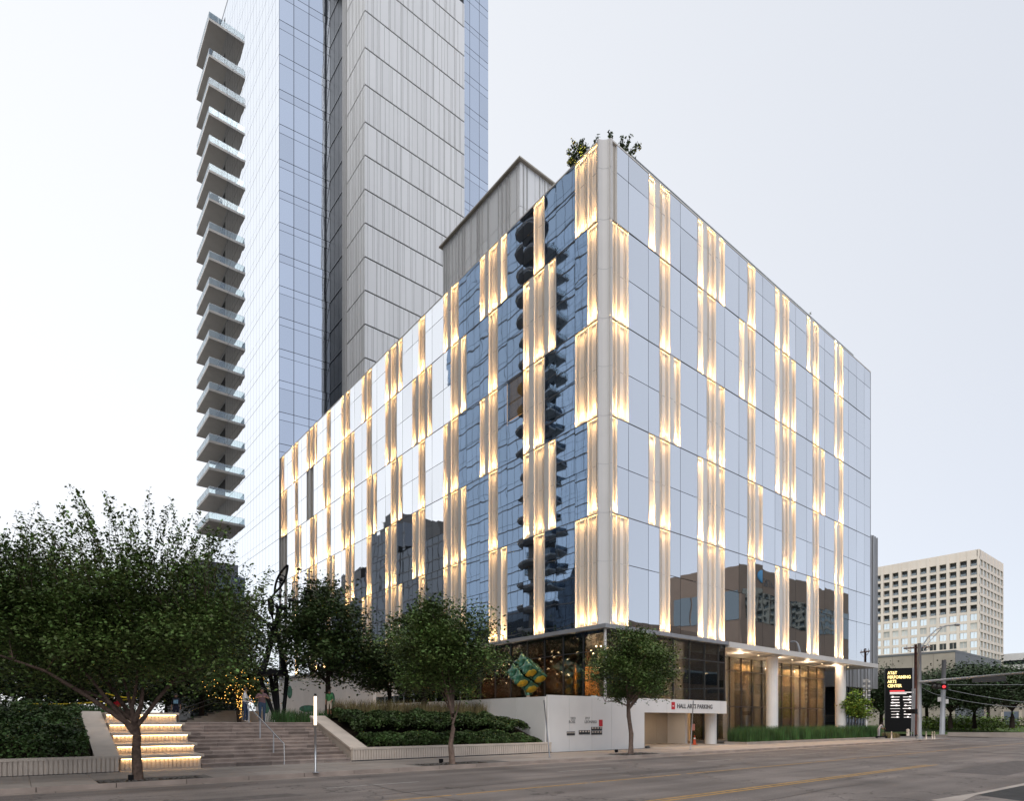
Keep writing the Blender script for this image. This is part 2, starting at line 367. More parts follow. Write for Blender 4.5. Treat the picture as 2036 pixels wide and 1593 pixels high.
for xx, yy, r in ((31, -6.3, .55), (8.5, -14.3, .3)):
    b = MB(); b.prism([(xx + r * math.cos(k * .5236), yy + r * math.sin(k * .5236)) for k in range(12)], .001, .009); b.build('manhole_cover', M['metal_dark'], road)
for (x0, x1, y0, y1) in ((-12, -5.5, -12.2, -11.5), (-2, 9, -20.5, -18.6), (16, 17.2, -24, -6), (-31, -23, -10.8, -9.9), (22, 33, -12.2, -10.6)):
    b = MB(); b.quad((x0, y0, .003), (x1, y0 + .1, .003), (x1 - .3, y1, .003), (x0 + .2, y1 + .08, .003)); b.build('asphalt_patch', mat('patch_asphalt', (.115, .10, .093), .85, 0, .3, .2, 3, .5, 60), road)
seal = mat('tar_seal', (.085, .073, .066), .7, 0, .3, .2, 6); rs = random.Random(17)
for k in range(16):                                               # wandering cracks, filled with tar
    along = k % 3 != 0; x, y = rs.uniform(-30, 36), rs.uniform(-24, -7); b = MB(); n = rs.randint(10, 26); w = rs.uniform(.012, .028); a = (0 if along else 1.5) + rs.uniform(-.15, .15); pv = None
    for i in range(n):
        a += rs.uniform(-.25, .25) * .6; a = a * .85 + (0 if along else 1.5) * .15; nx_, ny_ = x + math.cos(a) * .7, y + math.sin(a) * .7
        if ny_ > KY - .4 or ny_ < -28: break
        wx, wy = -math.sin(a) * w, math.cos(a) * w; cur = ((nx_ - wx, ny_ - wy, .006), (nx_ + wx, ny_ + wy, .006))
        if pv: b.quad(pv[0], cur[0], cur[1], pv[1])
        pv = cur; x, y = nx_, ny_
    if b.f: b.build('tar_crack', seal, road)
for i in range(24):
    x = -46 + i * 3.6; b = MB(); b.quad((x + .01, KY - .62, .004), (x + 3.58, KY - .62, .004), (x + 3.58, KY - .165, .006), (x + .01, KY - .165, .006)); b.build('gutter_slab', M['kerb'], road)
# near corner of the far kerb, seen at the lower right edge
isl = MB(); p = [at_z(1935, 1581, .002), at_z(2120, 1545, .002), at_z(2300, 1620, .002), at_z(2080, 1600, .002)]
isl.quad(*[(q.x, q.y, .004) for q in p]); isl.build('dark_patch', M['asphalt_dark'], road)
gut = MB(); p = [at_z(1850, 1592, .002), at_z(1945, 1577, .002), at_z(2120, 1541, .002), at_z(2120, 1546, .002), at_z(1940, 1582, .002), at_z(1900, 1600, .002)]
gut.v = [(q.x, q.y, .005) for q in p]; gut.f = [(0, 5, 4, 1), (1, 4, 3, 2)]; gut.mi = [0, 0]; gut.build('gutter', M['concrete'], road)
# pavement: bed, kerb stones and slabs
pav = sheet('pavement', -160, 46.5, KY, -.2, .11, M['concrete_dark'])
km = MB().box(0, 1.78, 0, .16, 0, .15).mesh('kerb_stone', M['kerb'])
for i in range(70):
    x = -50 + i * 1.8
    if x < 46: put('kerb_stone', km, pav, (x, KY - .16, -.01))
mts = {}
ys = [KY + .02, -4.0, -2.5, -.9]
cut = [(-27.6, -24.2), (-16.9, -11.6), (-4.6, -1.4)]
for i in range(64):
    x = -48 + i * 1.5
    if x > 45: break
    for j in range(3):
        y0, y1 = ys[j], ys[j + 1]
        w = 1.488; h = y1 - y0 - .012
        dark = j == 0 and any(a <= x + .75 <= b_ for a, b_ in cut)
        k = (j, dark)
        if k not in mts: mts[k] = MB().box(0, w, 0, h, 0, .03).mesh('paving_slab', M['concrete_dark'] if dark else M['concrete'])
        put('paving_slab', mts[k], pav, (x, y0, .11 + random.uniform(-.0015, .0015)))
sheet('driveway', 3.9, 14.6, KY - .1, 6, .143, M['concrete'])
sheet('far_pavement', -160, 420, -60, -30, .12, M['concrete'])
# plaza behind the stairs
PZ = 1.86
plz = MB().box(-40, 0, 4.4, 120, .0, PZ); plz.build('plaza', M['concrete'], kind='structure')
lawn = MB(); lawn.v = [(61, -1, .14), (420, -1, .2), (420, 200, 1.4), (61, 200, 1.3), (61, 14, .75), (420, 14, .9)]
lawn.f = [(0, 1, 5, 4), (4, 5, 2, 3)]; lawn.mi = [0, 0]; lawn.build('lawn', M['lawn'], kind='structure')
sheet('far_sidewalk', 61, 420, KY, -1, .13, M['concrete'])
sheet('corner_pavement', 46.5, 47, KY, 30, .12, M['concrete'])

# ------------------------------------------------------------------ hotel
hotel = thing('hotel_building', 'glass hotel with staggered glowing white fin panels on a street corner', 'building', (20, 30, .1))
K = .9
ZR = [39.0, 33.98, 27.68, 21.46, 15.26, 8.08]; ZM = [37.25, 30.82, 24.6, 18.36, 12.15]
HX1, HY1 = 41.4, 61.3
MB().box(.42, HX1 - .1, .42, HY1 - .1, 8.0, 38.7).build('core', M['core'], hotel)
RB = [[4.80, 6.12, 7.46, 8.79], [11.10, 12.43, 13.77, 15.12], [17.38, 18.78, 20.12, 21.43], [23.69, 25.05, 26.42, 27.75], [30.06, 31.36, 32.74, 34.1], [36.4, 37.5, 38.6, 39.98]]
RROW = ['110 111 010 110 110 110', '010 110 110 111 010 110', '011 011 010 111 011 010', '110 111 011 011 010 110', '010 111 010 110 110 110']
RC = ['10', '11', '11', '10', '11']
LB = [[5.02 + 5.98 * k, 6.31 + 5.98 * k, 7.63 + 5.98 * k, 8.92 + 5.98 * k] for k in range(10)]
LROW = ['010 111 011 010 111 011 011 010 111 011', '111 010 110 111 011 010 111 011 022 010', '011 011 011 010 110 110 111 010 110 110',
        '111 010 111 011 011 010 110 110 111 011', '010 110 111 010 111 011 010 011 110 010']
LC = ['11', '10', '11', '10', '11']; LE = ['01', '11', '22', '20', '20']
PROF = {'L': [(0, .04, 0), (.04, .12, 2), (.12, .15, 1), (.15, .58, 2), (.58, 1.0, 0)],
        'M': [(0, .03, 0), (.03, .15, 2), (.15, .18, 1), (.18, .28, 2), (.28, .31, 1), (.31, .69, 2), (.69, .72, 1), (.72, .82, 2), (.82, .85, 1), (.85, .97, 2), (.97, 1, 0)],
        'R': [(0, .36, 0), (.36, .74, 2), (.74, .77, 1), (.77, .86, 2), (.86, .89, 1), (.89, .96, 2), (.96, 1, 0)]}
DEP = (-.01, .07, .13)
GRV = {'L': (.04, .58), 'M': (.03, .97), 'R': (.36, .96)}
pm = {}
def clad_mesh(face, typ, w, h, hm):
    """folded panel; local origin at low corner, s along the facade, d into the building"""
    k = (face, typ, round(w, 2), round(h, 2))
    if k in pm: return pm[k]
    b = MB(); seg = PROF[typ]
    if face == 'L': seg = [(1 - e, 1 - s, d) for s, e, d in reversed(seg)]
    pts = []
    for s, e, d in seg: pts += [(s * w, DEP[d]), (e * w, DEP[d])]
    pts = [(0.0, .38)] + pts + [(w, .38)]
    P = (lambda s, d, z: (s, d, z)) if face == 'R' else (lambda s, d, z: (d, s, z))
    for z0, z1 in ((.0, hm - .015), (hm + .015, h)):
        for (s0, d0), (s1, d1) in zip(pts, pts[1:]):
            b.cur = 1 if DEP[1] in (d0, d1) else 0               # slim fins coloured darker, their shadow lines put into the colour
            b.quad(P(s0, d0, z0), P(s1, d1, z0), P(s1, d1, z1), P(s0, d0, z1))
    b.cur = 0
    for (s0, d0), (s1, d1) in zip(pts, pts[1:]):     # the mid joint, set back 2 cm
        b.quad(P(s0, d0 + .02, hm - .015), P(s1, d1 + .02, hm - .015), P(s1, d1 + .02, hm + .015), P(s0, d0 + .02, hm + .015))
    pm[k] = b.mesh('cladding_panel', [M['clad'], M['clad_fin_shade']]); return pm[k]
LAMPS = {}
def lamp_data(w, power, spr=100):
    k = (round(w, 2), power, spr)
    if k not in LAMPS:
        l = bpy.data.lights.new('grazing_light', 'AREA'); l.shape = 'RECTANGLE'; l.size = w; l.size_y = .08 if spr < 90 else .1; l.energy = power; l.color = (1, .58, .23); l.spread = R(spr)
        LAMPS[k] = l
    return LAMPS[k]
led_m = {}
def place_clad(face, typ, s0, s1, row, lit=True):
    w = s1 - s0 - .02; z0, z1 = ZR[row + 1] + .022, ZR[row] - .022; h = z1 - z0
    me = clad_mesh(face, typ, w, h, ZM[row] - z0)
    loc = (s0 + .01, 0, z0) if face == 'R' else (0, s0 + .01, z0)
    o = put('cladding_panel', me, hotel, loc)
    if not lit: return
    g0, g1 = GRV[typ]
    if face == 'L': g0, g1 = 1 - g1, 1 - g0
    gw = (g1 - g0) * w
    k = (face, round(gw, 2))
    if k not in led_m:
        b = MB()
        if face == 'R': b.box(0, gw - .04, 0, .03, 0, .03)
        else: b.box(0, .03, 0, gw - .04, 0, .03)
        led_m[k] = b.mesh('led_strip', M['led'])
    sg = g0 * w + .02
    for zz in (z0 + .02, z1 - .04):
        l2 = (s0 + .01 + sg, .085, zz) if face == 'R' else (.085, s0 + .01 + sg, zz)
        put('led_strip', led_m[k], o, l2)
    c = s0 + .01 + (g0 + g1) / 2 * w; vf = random.choice((.7, .9, 1.0, 1.0, 1.15))
    for zz, up, pw in ((z0 + .08, True, round(44.0 * vf)), (z1 - .08, False, round(11.0 * vf))):
        l = bpy.data.objects.new('grazing_light', lamp_data(gw * 1.0, pw, 56)); COL.objects.link(l)
        p = Vector((c, .03, zz)) if face == 'R' else Vector((.03, c, zz))
        l.location = p - wloc(hotel); l.parent = hotel
        tilt = .02 if up else -.02
        if face == 'R': l.rotation_euler = ((math.pi + tilt) if up else tilt * 1.0, 0, 0)
        else: l.rotation_euler = ((math.pi + tilt) if up else tilt * 1.0, 0, -math.pi / 2)
panes = []; TY = 'LMR'
def face_row(face, row):
    """returns the list of (s0, s1, kind) along one facade row"""
    out = []
    if face == 'R':
        B = [[v * K for v in b] for b in RB]; S = RROW[row].split(); c = [.5 * K, 1.26 * K, 2.52 * K]; cc = RC[row]
    else:
        B = [[v * K for v in b] for b in LB]; S = LROW[row].split(); c = [.58 * K, 1.72 * K, 2.98 * K]; cc = LC[row]
    for i in range(2): out.append((c[i], c[i + 1], ('M', cc[i] != '2') if cc[i] != '0' else None))
    last = c[2]
    for b, s in zip(B, S):
        out.append((last, b[0], None))
        for i in range(3):
            t = TY[i] if face == 'R' else TY[2 - i]
            out.append((b[i], b[i + 1], (t, s[i] != '2') if s[i] != '0' else None))
        last = b[3]
    if face == 'R':
        for v in (42.12, 44.27, 46.0): out.append((last, v * K, None)); last = v * K
    else:
        out.append((last, 64.8 * K, None)); e = LE[row]
        for i, (a, b_) in enumerate(((64.8, 66.1), (66.1, 67.4))): out.append((a * K, b_ * K, ('M', e[i] != '2') if e[i] != '0' else None))
        out.append((67.4 * K, 68.05 * K, ('M', False)))
    return out
glass_cache = {}
n_pane = 0; rest = MB()
LIT_WIN = (8.92 * K, 11.0 * K, 2)
for face in 'RL':
    for row in range(5):
        for s0, s1, kd in face_row(face, row):
            if kd: place_clad(face, kd[0], s0, s1, row, kd[1] and not (face == 'R' and row == 0 and s0 < 1)); continue
            for z0, z1 in ((ZR[row + 1] + .025, ZM[row] - .022), (ZM[row] + .022, ZR[row] - (.025 if row else .0))):
                w, h = s1 - s0 - .035, z1 - z0
                panes.append((face, s0 + .0175, z0, w, h))
panes.sort(key=lambda p: (p[0] == 'L') * p[1])                        # the nearest ones are single panes
for i, (face, s, z, w, h) in enumerate(panes):
    if i < 300:
        k = (face, round(w, 2), round(h, 2))
        if k not in glass_cache:
            b = MB(); b.box(-w / 2, w / 2, -.012, .012, -h / 2, h / 2) if face == 'R' else b.box(-.012, .012, -w / 2, w / 2, -h / 2, h / 2)
            glass_cache[k] = b.mesh('glass_pane', M['hotel_glass'])
        c = (s + w / 2, .02, z + h / 2) if face == 'R' else (.02, s + w / 2, z + h / 2)
        if face == 'L' and abs(s - 8.92 * K) < .1 and abs(z - ZM[2]) < .1:
            put('lit_pane', MB().box(-.012, .012, -w / 2, w / 2, -h / 2, h / 2).mesh('lit_pane', M['clear']), hotel, c)
            MB().box(.2, .4, s, s + w, z, z + h).build('lit_room', M['lit_blind'], hotel); MB().box(.12, .2, s + .2, s + .3, z, z + h).build('room_curtain', M['curtain'], hotel); continue
        g = lambda: random.gauss(0, .0022)
        put('glass_pane', glass_cache[k], hotel, c, (g(), 0, g()) if face == 'R' else (0, g(), g()))
    else:
        t0, t1 = random.gauss(0, .0022) * h / 2, random.gauss(0, .0022) * w / 2
        n = len(rest.v)
        rest.quad((.01 + t0 + t1, s, z), (.01 + t0 - t1, s + w, z), (.01 - t0 - t1, s + w, z + h), (.01 - t0 + t1, s, z + h))
o = rest.build('far_glazing', M['hotel_glass'], hotel); o['kind'] = 'stuff'
for r in range(1, 5):
    MB().box(.63, HX1, -.02, .4, ZR[r] - .018, ZR[r] + .018).build('floor_band', M['joint'], hotel)
    MB().box(-.02, .4, .63, HY1, ZR[r] - .018, ZR[r] + .018).build('floor_band', M['joint'], hotel)
# corner column: two leaves with a re-entrant notch between them
CP = [(-.06, .52), (-.06, .62), (.62, .62), (.62, -.06), (.52, -.06), (.46, .10), (.40, .21), (.31, .31), (.21, .40), (.10, .46)]
cc = MB(); cc.prism(CP, 8.08, 39.1)
cc.build('corner_column', M['cladcol'], hotel)
for r in list(ZR[1:5]) + ZM: cc = MB(); cc.prism([(x - .004, y - .004) for x, y in CP], r - .014, r + .014); cc.build('corner_joint', M['fin'], hotel)
# roof edge, glass guard
MB().box(.55, HX1 + .05, -.012, .5, 39.0, 39.10).build('parapet', M['clad'], hotel)
MB().box(-.012, .5, .55, HY1 + .05, 39.0, 39.10).build('parapet', M['clad'], hotel)
MB().box(.5, HX1, .5, HY1, 38.7, 38.95).build('roof', M['concrete_dark'], hotel)
gr = MB()
for i in range(20): gr.box(3.2 + i * 1.75, 3.2 + i * 1.75 + 1.72, .38, .40, 39.1, 39.75)
gr.build('roof_guard', M['rail_glass'], hotel, kind='stuff')
rr = MB(); rr.tube([(3.2, .39, 39.77), (38.2, .39, 39.77)], .02, 4)
for i in range(21): rr.tube([(3.2 + i * 1.75, .42, 39.1), (3.2 + i * 1.75, .42, 39.77)], .016, 4)
rr.build('guard_rail', M['metal'], hotel)
MB().box(HX1 - .02, HX1 + .12, .0, HY1, 7.8, 39.05).build('end_wall', M['metal_grey'], hotel)
MB().box(.0, HX1, HY1 - .1, HY1 + .1, .2, 39.05).build('end_wall', M['metal_grey'], hotel)
# slab over the podium
MB().box(-.32, 13.68, -.32, .42, 7.80, 8.06).build('podium_fascia', M['metal_grey'], hotel)
MB().box(-.32, .42, .42, HY1, 7.80, 8.06).build('podium_fascia', M['metal_grey'], hotel)
MB().box(13.68, 42.4, -.40, .45, 7.62, 8.05).build('canopy_slab', M['soffit'], hotel)
MB().box(HX1 + .12, 42.4, .45, 9, 7.62, 8.05).build('canopy_slab', M['soffit'], hotel)
MB().box(13.68, HX1 + .12, .45, 9, 7.60, 7.79).build('soffit', M['soffit'], hotel)
# podium glazing on both sides of the corner
GX = [-.02, 1.4, 3.3, 5.2, 7.1, 9.0, 10.9, 12.75, 13.6]; ZP0, ZPM, ZP1 = 3.48, 6.45, 7.79
def podium_pane(x0, x1, y0, y1, z0, z1, m=None, name='podium_pane'): MB().box(x0, x1, y0, y1, z0, z1).build(name, m or M['clear'], hotel)
for a, b_ in zip(GX, GX[1:]):
    podium_pane(a + .03, b_ - .03, .0, .02, ZP0, ZPM - .03); podium_pane(a + .03, b_ - .03, .0, .02, ZPM + .03, ZP1)
    MB().box(b_ - .03, b_ + .03, -.03, .12, ZP0, ZP1).build('mullion', M['metal_dark'], hotel)
MB().box(-.06, .06, -.06, .06, ZP0, ZP1).build('mullion', M['white'], hotel)
MB().box(.06, 13.6, -.02, .06, ZPM - .03, ZPM + .03).build('transom', M['metal_dark'], hotel)
GY = [.06] + [1.9 * k for k in range(1, 15)]
for a, b_ in zip(GY, GY[1:]):
    podium_pane(.0, .02, a + .03, b_ - .03, ZP0 - .3, ZPM - .03); podium_pane(.0, .02, a + .03, b_ - .03, ZPM + .03, ZP1)
    MB().box(-.03, .12, b_ - .03, b_ + .03, ZP0 - .3, ZP1).build('mullion', M['metal_dark'], hotel)
MB().box(-.02, .06, .06, 26.6, ZPM - .03, ZPM + .03).build('transom', M['metal_dark'], hotel)
for k in range(12):
    y = 26.7 + k * 2.9; MB().box(-.02, .3, y + .02, y + 2.88, PZ, 7.79).build('wall_panel', M['white'], hotel)
# restaurant room behind the corner glass
MB().box(.3, 13.6, .3, 26.5, 3.2, 3.42).build('room_floor', M['floor_in'], hotel)
MB().box(.3, 13.6, .3, 26.5, 7.62, 7.78).build('room_ceiling', M['floor_in'], hotel)
MB().box(6.4, 6.6, 7.5, 26.5, 3.42, 7.6).build('room_wall', M['wood'], hotel)
MB().box(6.6, 13.5, 6.6, 6.8, 3.42, 7.6).build('room_wall', M['interior'], hotel)
MB().box(1.2, 6.4, 26.3, 26.5, 3.42, 7.6).build('room_wall', M['wood'], hotel)
MB().box(3.5, 6.2, 6.2, 6.35, 3.9, 6.1).build('art_panel', mat('orange_art', (.42, .17, .04), .6, 0, .3, .4, 1.2), hotel)
MB().box(7.2, 9.4, 6.0, 6.5, 3.42, 5.0).build('counter', M['metal_dark'], hotel)
MB().box(7.3, 8.2, 5.95, 5.99, 4.1, 4.35).build('screen', M['sign_white'], hotel)
for x, y in ((.9, 3.0), (.9, 9.0), (.9, 14.8), (4.5, .9), (9.9, .9), (3.0, 5.2)): MB().prism([(x + .22 * math.cos(k * .7854), y + .22 * math.sin(k * .7854)) for k in range(8)], 3.42, 7.62).build('interior_column', M['interior'], hotel)
for k in range(9):
    x, y = random.uniform(1.2, 4.8), random.uniform(1.5, 24); b = MB(); b.box(x, x + .9, y, y + 1.3, 4.1, 4.16); b.box(x + .4, x + .5, y + .6, y + .7, 3.42, 4.1); b.build('dining_table', M['wood'], hotel)
bl = MB().ball((0, 0, 0), .055, 8, 6).mesh('pendant_bulb', M['bulb'], True)
rod = MB().tube([(0, 0, 0), (0, 0, 1.0)], .008, 4).mesh('pendant_rod', M['metal_dark'])
for k in range(64):
    x, y = (random.uniform(.5, 4.5), random.uniform(1, 20)) if k < 52 else (random.uniform(6, 13), random.uniform(.6, 4.0)); z = random.uniform(5.2, 7.2)
    o = put('pendant_bulb', bl, hotel, (x, y, z)); q = put('pendant_rod', rod, o, (x, y, z + .08)); q.scale = (1, 1, 7.6 - z)
for x, y, e in ((3.4, 5.2, 480), (3.4, 13, 560), (3.4, 21, 500), (10, 3.4, 280)):  # lamps without fixtures, added to brighten the restaurant
    l = bpy.data.lights.new('room_fill_light', 'POINT'); l.energy = e; l.color = (1, .68, .4); l.shadow_soft_size = .03
    q = bpy.data.objects.new('room_fill_light', l); COL.objects.link(q); q.location = Vector((x, y, 5.7)) - wloc(hotel); q.parent = hotel
# lobby behind the columns
LY = 3.2; LZ0 = .35
cols = [13.75, 15.6, 17.7, 19.6, 21.5, 23.3, 25.1, 27.0, 28.8, 30.7, 32.5, 34.3, 36.2, 38.0]
for a, b_ in zip(cols, cols[1:]):
    for z0, z1 in ((LZ0, 3.2), (3.28, 6.35), (6.43, 7.6)): podium_pane(a + .03, b_ - .03, LY, LY + .02, z0, z1, M['lobby_glass'], 'lobby_pane')
    MB().box(b_ - .03, b_ + .03, LY - .03, LY + .15, LZ0, 7.6).build('mullion', M['metal_dark'], hotel)
for z in (3.24, 6.39): MB().box(13.75, 38.0, LY - .01, LY + .1, z - .04, z + .04).build('transom', M['metal_dark'], hotel)
MB().box(13.6, 38.2, LY - .1, 9, .1, LZ0).build('lobby_floor', M['floor_in'], hotel)
MB().box(13.6, 38.2, 8.8, 9.0, LZ0, 7.6).build('lobby_wall', M['interior'], hotel)
MB().box(37.9, 38.1, LY + .2, 9, LZ0, 7.6).build('lobby_wall', M['interior'], hotel)
for i in range(13):
    if i in (3, 6): continue
    x0 = cols[i] + .08; x1 = cols[i + 1] - .08; b = MB(); n = 14
    for k in range(n):
        xa, xb = x0 + (x1 - x0) * k / n, x0 + (x1 - x0) * (k + 1) / n; ya = LY + .75 + .06 * math.sin(k * 2.1); yb = LY + .75 + .06 * math.sin((k + 1) * 2.1)
        b.quad((xa, ya, LZ0), (xb, yb, LZ0), (xb, yb, 7.5), (xa, ya, 7.5))
    b.build('lobby_curtain', M['curtain'], hotel)
    l = bpy.data.objects.new('cove_light', lamp_data(1.5, 350.0 if i < 7 else 620.0)); COL.objects.link(l)
    l.location = Vector(((x0 + x1) / 2, LY + .45, 7.42)) - wloc(hotel); l.parent = hotel; l.rotation_euler = (.12, 0, 0)
    MB().box(x0 + .1, x1 - .1, LY + .4, LY + .46, 7.46, 7.5).build('cove_strip', M['led'], hotel)
for px in (1535, 1671):
    q = at_y(px, 1436, 1.1); b = MB(); b.prism([(q.x + .5 * math.cos(k * math.pi / 12), q.y + .5 * math.sin(k * math.pi / 12)) for k in range(24)], .1, 7.62); b.build('column', M['white'], hotel, smooth=False)
for x, e in ((16.5, 600), (22, 600), (28, 700), (34, 800)):  # unseen fill lamps added because the lobby came out dim
    l = bpy.data.lights.new('lobby_fill_light', 'POINT'); l.energy = e; l.color = (1, .72, .45); l.shadow_soft_size = .03
    q = bpy.data.objects.new('lobby_fill_light', l); COL.objects.link(q); q.location = Vector((x, LY + 2.6, 5.6)) - wloc(hotel); q.parent = hotel
for x in (17.6, 23.6, 29.6, 35.6):
    l = bpy.data.lights.new('soffit_light', 'POINT'); l.energy = 60; l.color = (1, .74, .5); l.shadow_soft_size = .02
    q = bpy.data.objects.new('soffit_light', l); COL.objects.link(q); q.location = Vector((x, 1.1, 7.2)) - wloc(hotel); q.parent = hotel
dl = MB(); dl.prism([(.06 * math.cos(k * .7854), .06 * math.sin(k * .7854)) for k in range(8)], 0, .02); dlm = dl.mesh('downlight', M['down'])
for k in range(9): put('downlight', dlm, hotel, (14.6 + k * 3.0, 1.1, 7.575))
# parking entrance below the corner room: fascia, walls, soffit
MB().box(3.75, 13.7, -.1, .5, 2.52, 3.47).build('parking_fascia', M['white'], hotel)
for x in (6.2, 8.7, 11.2, 12.9): MB().box(x - .008, x + .008, -.103, -.098, 2.53, 3.46).build('fascia_joint', M['fin'], hotel)
MB().box(3.75, 13.7, .5, 9, 2.75, 3.1).build('parking_soffit', M['interior'], hotel)
for k in range(4): MB().box(4.2 + k * 2.2, 4.2 + k * 2.2 + 2.18, 4.3, 4.5, .15, 2.75).build('parking_wall_panel', M['interior'], hotel)
q = at_y(1413, 1470, 1.3); MB().prism([(q.x + .45 * math.cos(k * math.pi / 10), q.y + .45 * math.sin(k * math.pi / 10)) for k in range(20)], .1, 2.76).build('column', M['white'], hotel)
MB().box(12.2, 12.5, 2.6, 4.3, .1, 2.75).build('parking_pier', M['white'], hotel)
MB().box(12.9, 14.0, 5.5, 5.7, .1, 3.4).build('parking_end_wall', M['metal_dark'], hotel)
text('lettering', 'HALL ARTS PARKING', .44, (7.35, -.108, 2.86), (R(90), 0, 0), M['text_dark'], hotel, .01, bold=.008, sx=1.06)
MB().box(6.72, 7.12, -.108, -.1, 2.76, 3.28).build('logo_panel', M['red'], hotel)
MB().box(6.84, 7.0, -.112, -.108, 2.96, 3.04).build('logo_mark', M['white'], hotel)
l = bpy.data.lights.new('parking_light', 'AREA'); l.shape = 'RECTANGLE'; l.size = 6; l.size_y = .3; l.energy = 45; l.color = (1, .75, .5)
q = bpy.data.objects.new('parking_light', l); COL.objects.link(q); q.location = Vector((8, 2.4, 2.7)) - wloc(hotel); q.parent = hotel
# lit room seen through one pane of the left facade: warm blind just behind the pane line
# rooftop plant box
pent = thing('plant_screen', 'ribbed grey screen wall of the rooftop plant box above the hotel', 'plant box', (10, 20, 39))
PX0, PY0, PY1, PZ1 = 5.0, 14.36, 26.7, 50.55; PX1 = at_y(1100, 360, PY0).x + 1.2
MB().box(PX0 + .05, PX1, PY0 + .05, PY1, 38.9, PZ1 - .1).build('body', M['fin'], pent)
for k in range(8):
    y0 = PY0 + k * (PY1 - PY0) / 8
    for z0 in (38.95, 42.8, 46.65): MB().box(PX0 - .02, PX0 + .04, y0 + .03, y0 + (PY1 - PY0) / 8 - .03, z0 + .02, z0 + 3.82).build('screen_panel', M['finpanel'], pent)
for k in range(6):
    x0 = PX0 + k * (PX1 - PX0) / 6
    for z0 in (38.95, 42.8, 46.65): MB().box(x0 + .03, x0 + (PX1 - PX0) / 6 - .03, PY0 - .02, PY0 + .04, z0 + .02, z0 + 3.82).build('screen_panel', M['finpanel'], pent)
b = MB(); rr_ = random.Random(3)
y = PY0 + .3
while y < PY1 - .2:
    w = rr_.choice((.05, .08, .16)); b.box(PX0 - .12, PX0 - .02, y, y + w, 38.95, PZ1 - .2); y += rr_.choice((.6, 1.0, 1.5, .4))
x = PX0 + .3
while x < PX1 - .2:
    w = rr_.choice((.05, .08, .16)); b.box(x, x + w, PY0 - .12, PY0 - .02, 38.95, PZ1 - .2); x += rr_.choice((.6, 1.0, 1.5, .4))
b.build('ribs', M['fin'], pent, kind='stuff')
MB().box(PX0 - .3, PX1, PY0 - .3, PY1 + .3, PZ1 - .08, PZ1 + .06).build('cap', mat('bronze_cap', (.42, .38, .32), .5, .2), pent)

# ------------------------------------------------------------------ residential tower behind
tower = thing('residential_tower', 'tall pale glass tower with a stack of left-hand balconies behind the hotel', 'building', (16, 80, .1))
FL = [131.7, 126.2, 121.2, 116.4, 111.6, 108.0, 103.6, 98.57, 93.53, 88.5, 83.42, 78.9, 74.28, 69.7, 65.1, 60.55, 55.95, 51.38, 46.8, 42.2, 37.6, 33.0, 28.4, 23.8, 19.2, 14.6, 10.0, 5.4, .1]
TX0, TX1, TY0, TY1 = .59, 7.81, 63.43, 103.5
FY, FX1 = 50.57, 24.2
MB().prism([(TX0 + .12, TY0 + .12), (TX1 + .3, TY0 - .88), (38, TY0 + .15), (38, TY1), (TX0 + .12, TY1)], .1, 131.0).build('core', M['core'], tower)
MB().box(TX1 + .12, FX1 - .05, FY + .15, TY0 + 1, 39.0, 131.0).build('core', M['core'], tower)
# left face: narrow panes, many
b = MB()
ncol = 26
for i in range(len(FL) - 1):
    z1, z0 = FL[i], FL[i + 1]; zs = z0 + (z1 - z0) * .27
    for k in range(ncol):
        y0 = TY0 + (TY1 - TY0) * k / ncol; y1 = TY0 + (TY1 - TY0) * (k + 1) / ncol
        for a, c in ((z0 + .03, zs - .015), (zs + .015, z1 - .03)):
            t = random.gauss(0, .0012); b.quad((TX0 + t, y0 + .025, a), (TX0 - t, y1 - .025, a), (TX0 - t, y1 - .025, c), (TX0 + t, y0 + .025, c))
b.build('side_glazing', M['tower_white'], tower, kind='stuff')
cache = {}
def tower_pane(x0, x1, y, z0, z1, m, name='glass_pane', yaw=0.0):
    k = (round(x1 - x0, 2), round(z1 - z0, 2), m.name)
    if k not in cache: cache[k] = MB().box(-(x1 - x0) / 2, (x1 - x0) / 2, 0, .03, -(z1 - z0) / 2, (z1 - z0) / 2).mesh(name, m)
    put(name, cache[k], tower, ((x0 + x1) / 2, y + math.tan(yaw) * ((x0 + x1) / 2 - TX0), (z0 + z1) / 2), (random.gauss(0, .0018), 0, random.gauss(0, .0018) + yaw))
lo = lambda i: FL[i + 1] > 23
cx_ = [.59, 2.62, 4.75, 6.95, 7.81]
for i in range(4, len(FL) - 1):
    if not lo(i): break
    z1, z0 = FL[i], FL[i + 1]; zs = z0 + (z1 - z0) * .75
    for a, c in zip(cx_, cx_[1:]):
        tower_pane(a + .03, c - .03, TY0, z0 + .04, zs - .03, M['tower_glass'], yaw=R(-8)); tower_pane(a + .03, c - .03, TY0, zs + .03, z1 - .04, M['tower_glass'], yaw=R(-8))
b = MB().prism([(TX0, TY0 + .04), (TX1, TY0 - .97), (TX1, TY0 - .9), (TX0, TY0 + .11)], .1, 24); b.build('lower_wall', M['tower_glass'], tower)
# right strip of blue glass
RY = 52.4; bx = [24.3, at_y(934, 300, RY).x, at_y(953, 300, RY).x, at_y(971, 300, RY).x]
MB().box(FX1, bx[3] - .03, RY + .08, TY0 + 8, 39, 131).build('core', M['core'], tower)
for i in range(2, len(FL) - 1):
    if FL[i + 1] < 60: break
    z1, z0 = FL[i], FL[i + 1]; zs = z0 + (z1 - z0) * .75
    for a, c in zip(bx, bx[1:]):
        tower_pane(a + .03, c - .03, RY, z0 + .04, zs - .03, M['tower_glass']); tower_pane(a + .03, c - .03, RY, zs + .03, z1 - .04, M['tower_glass'])
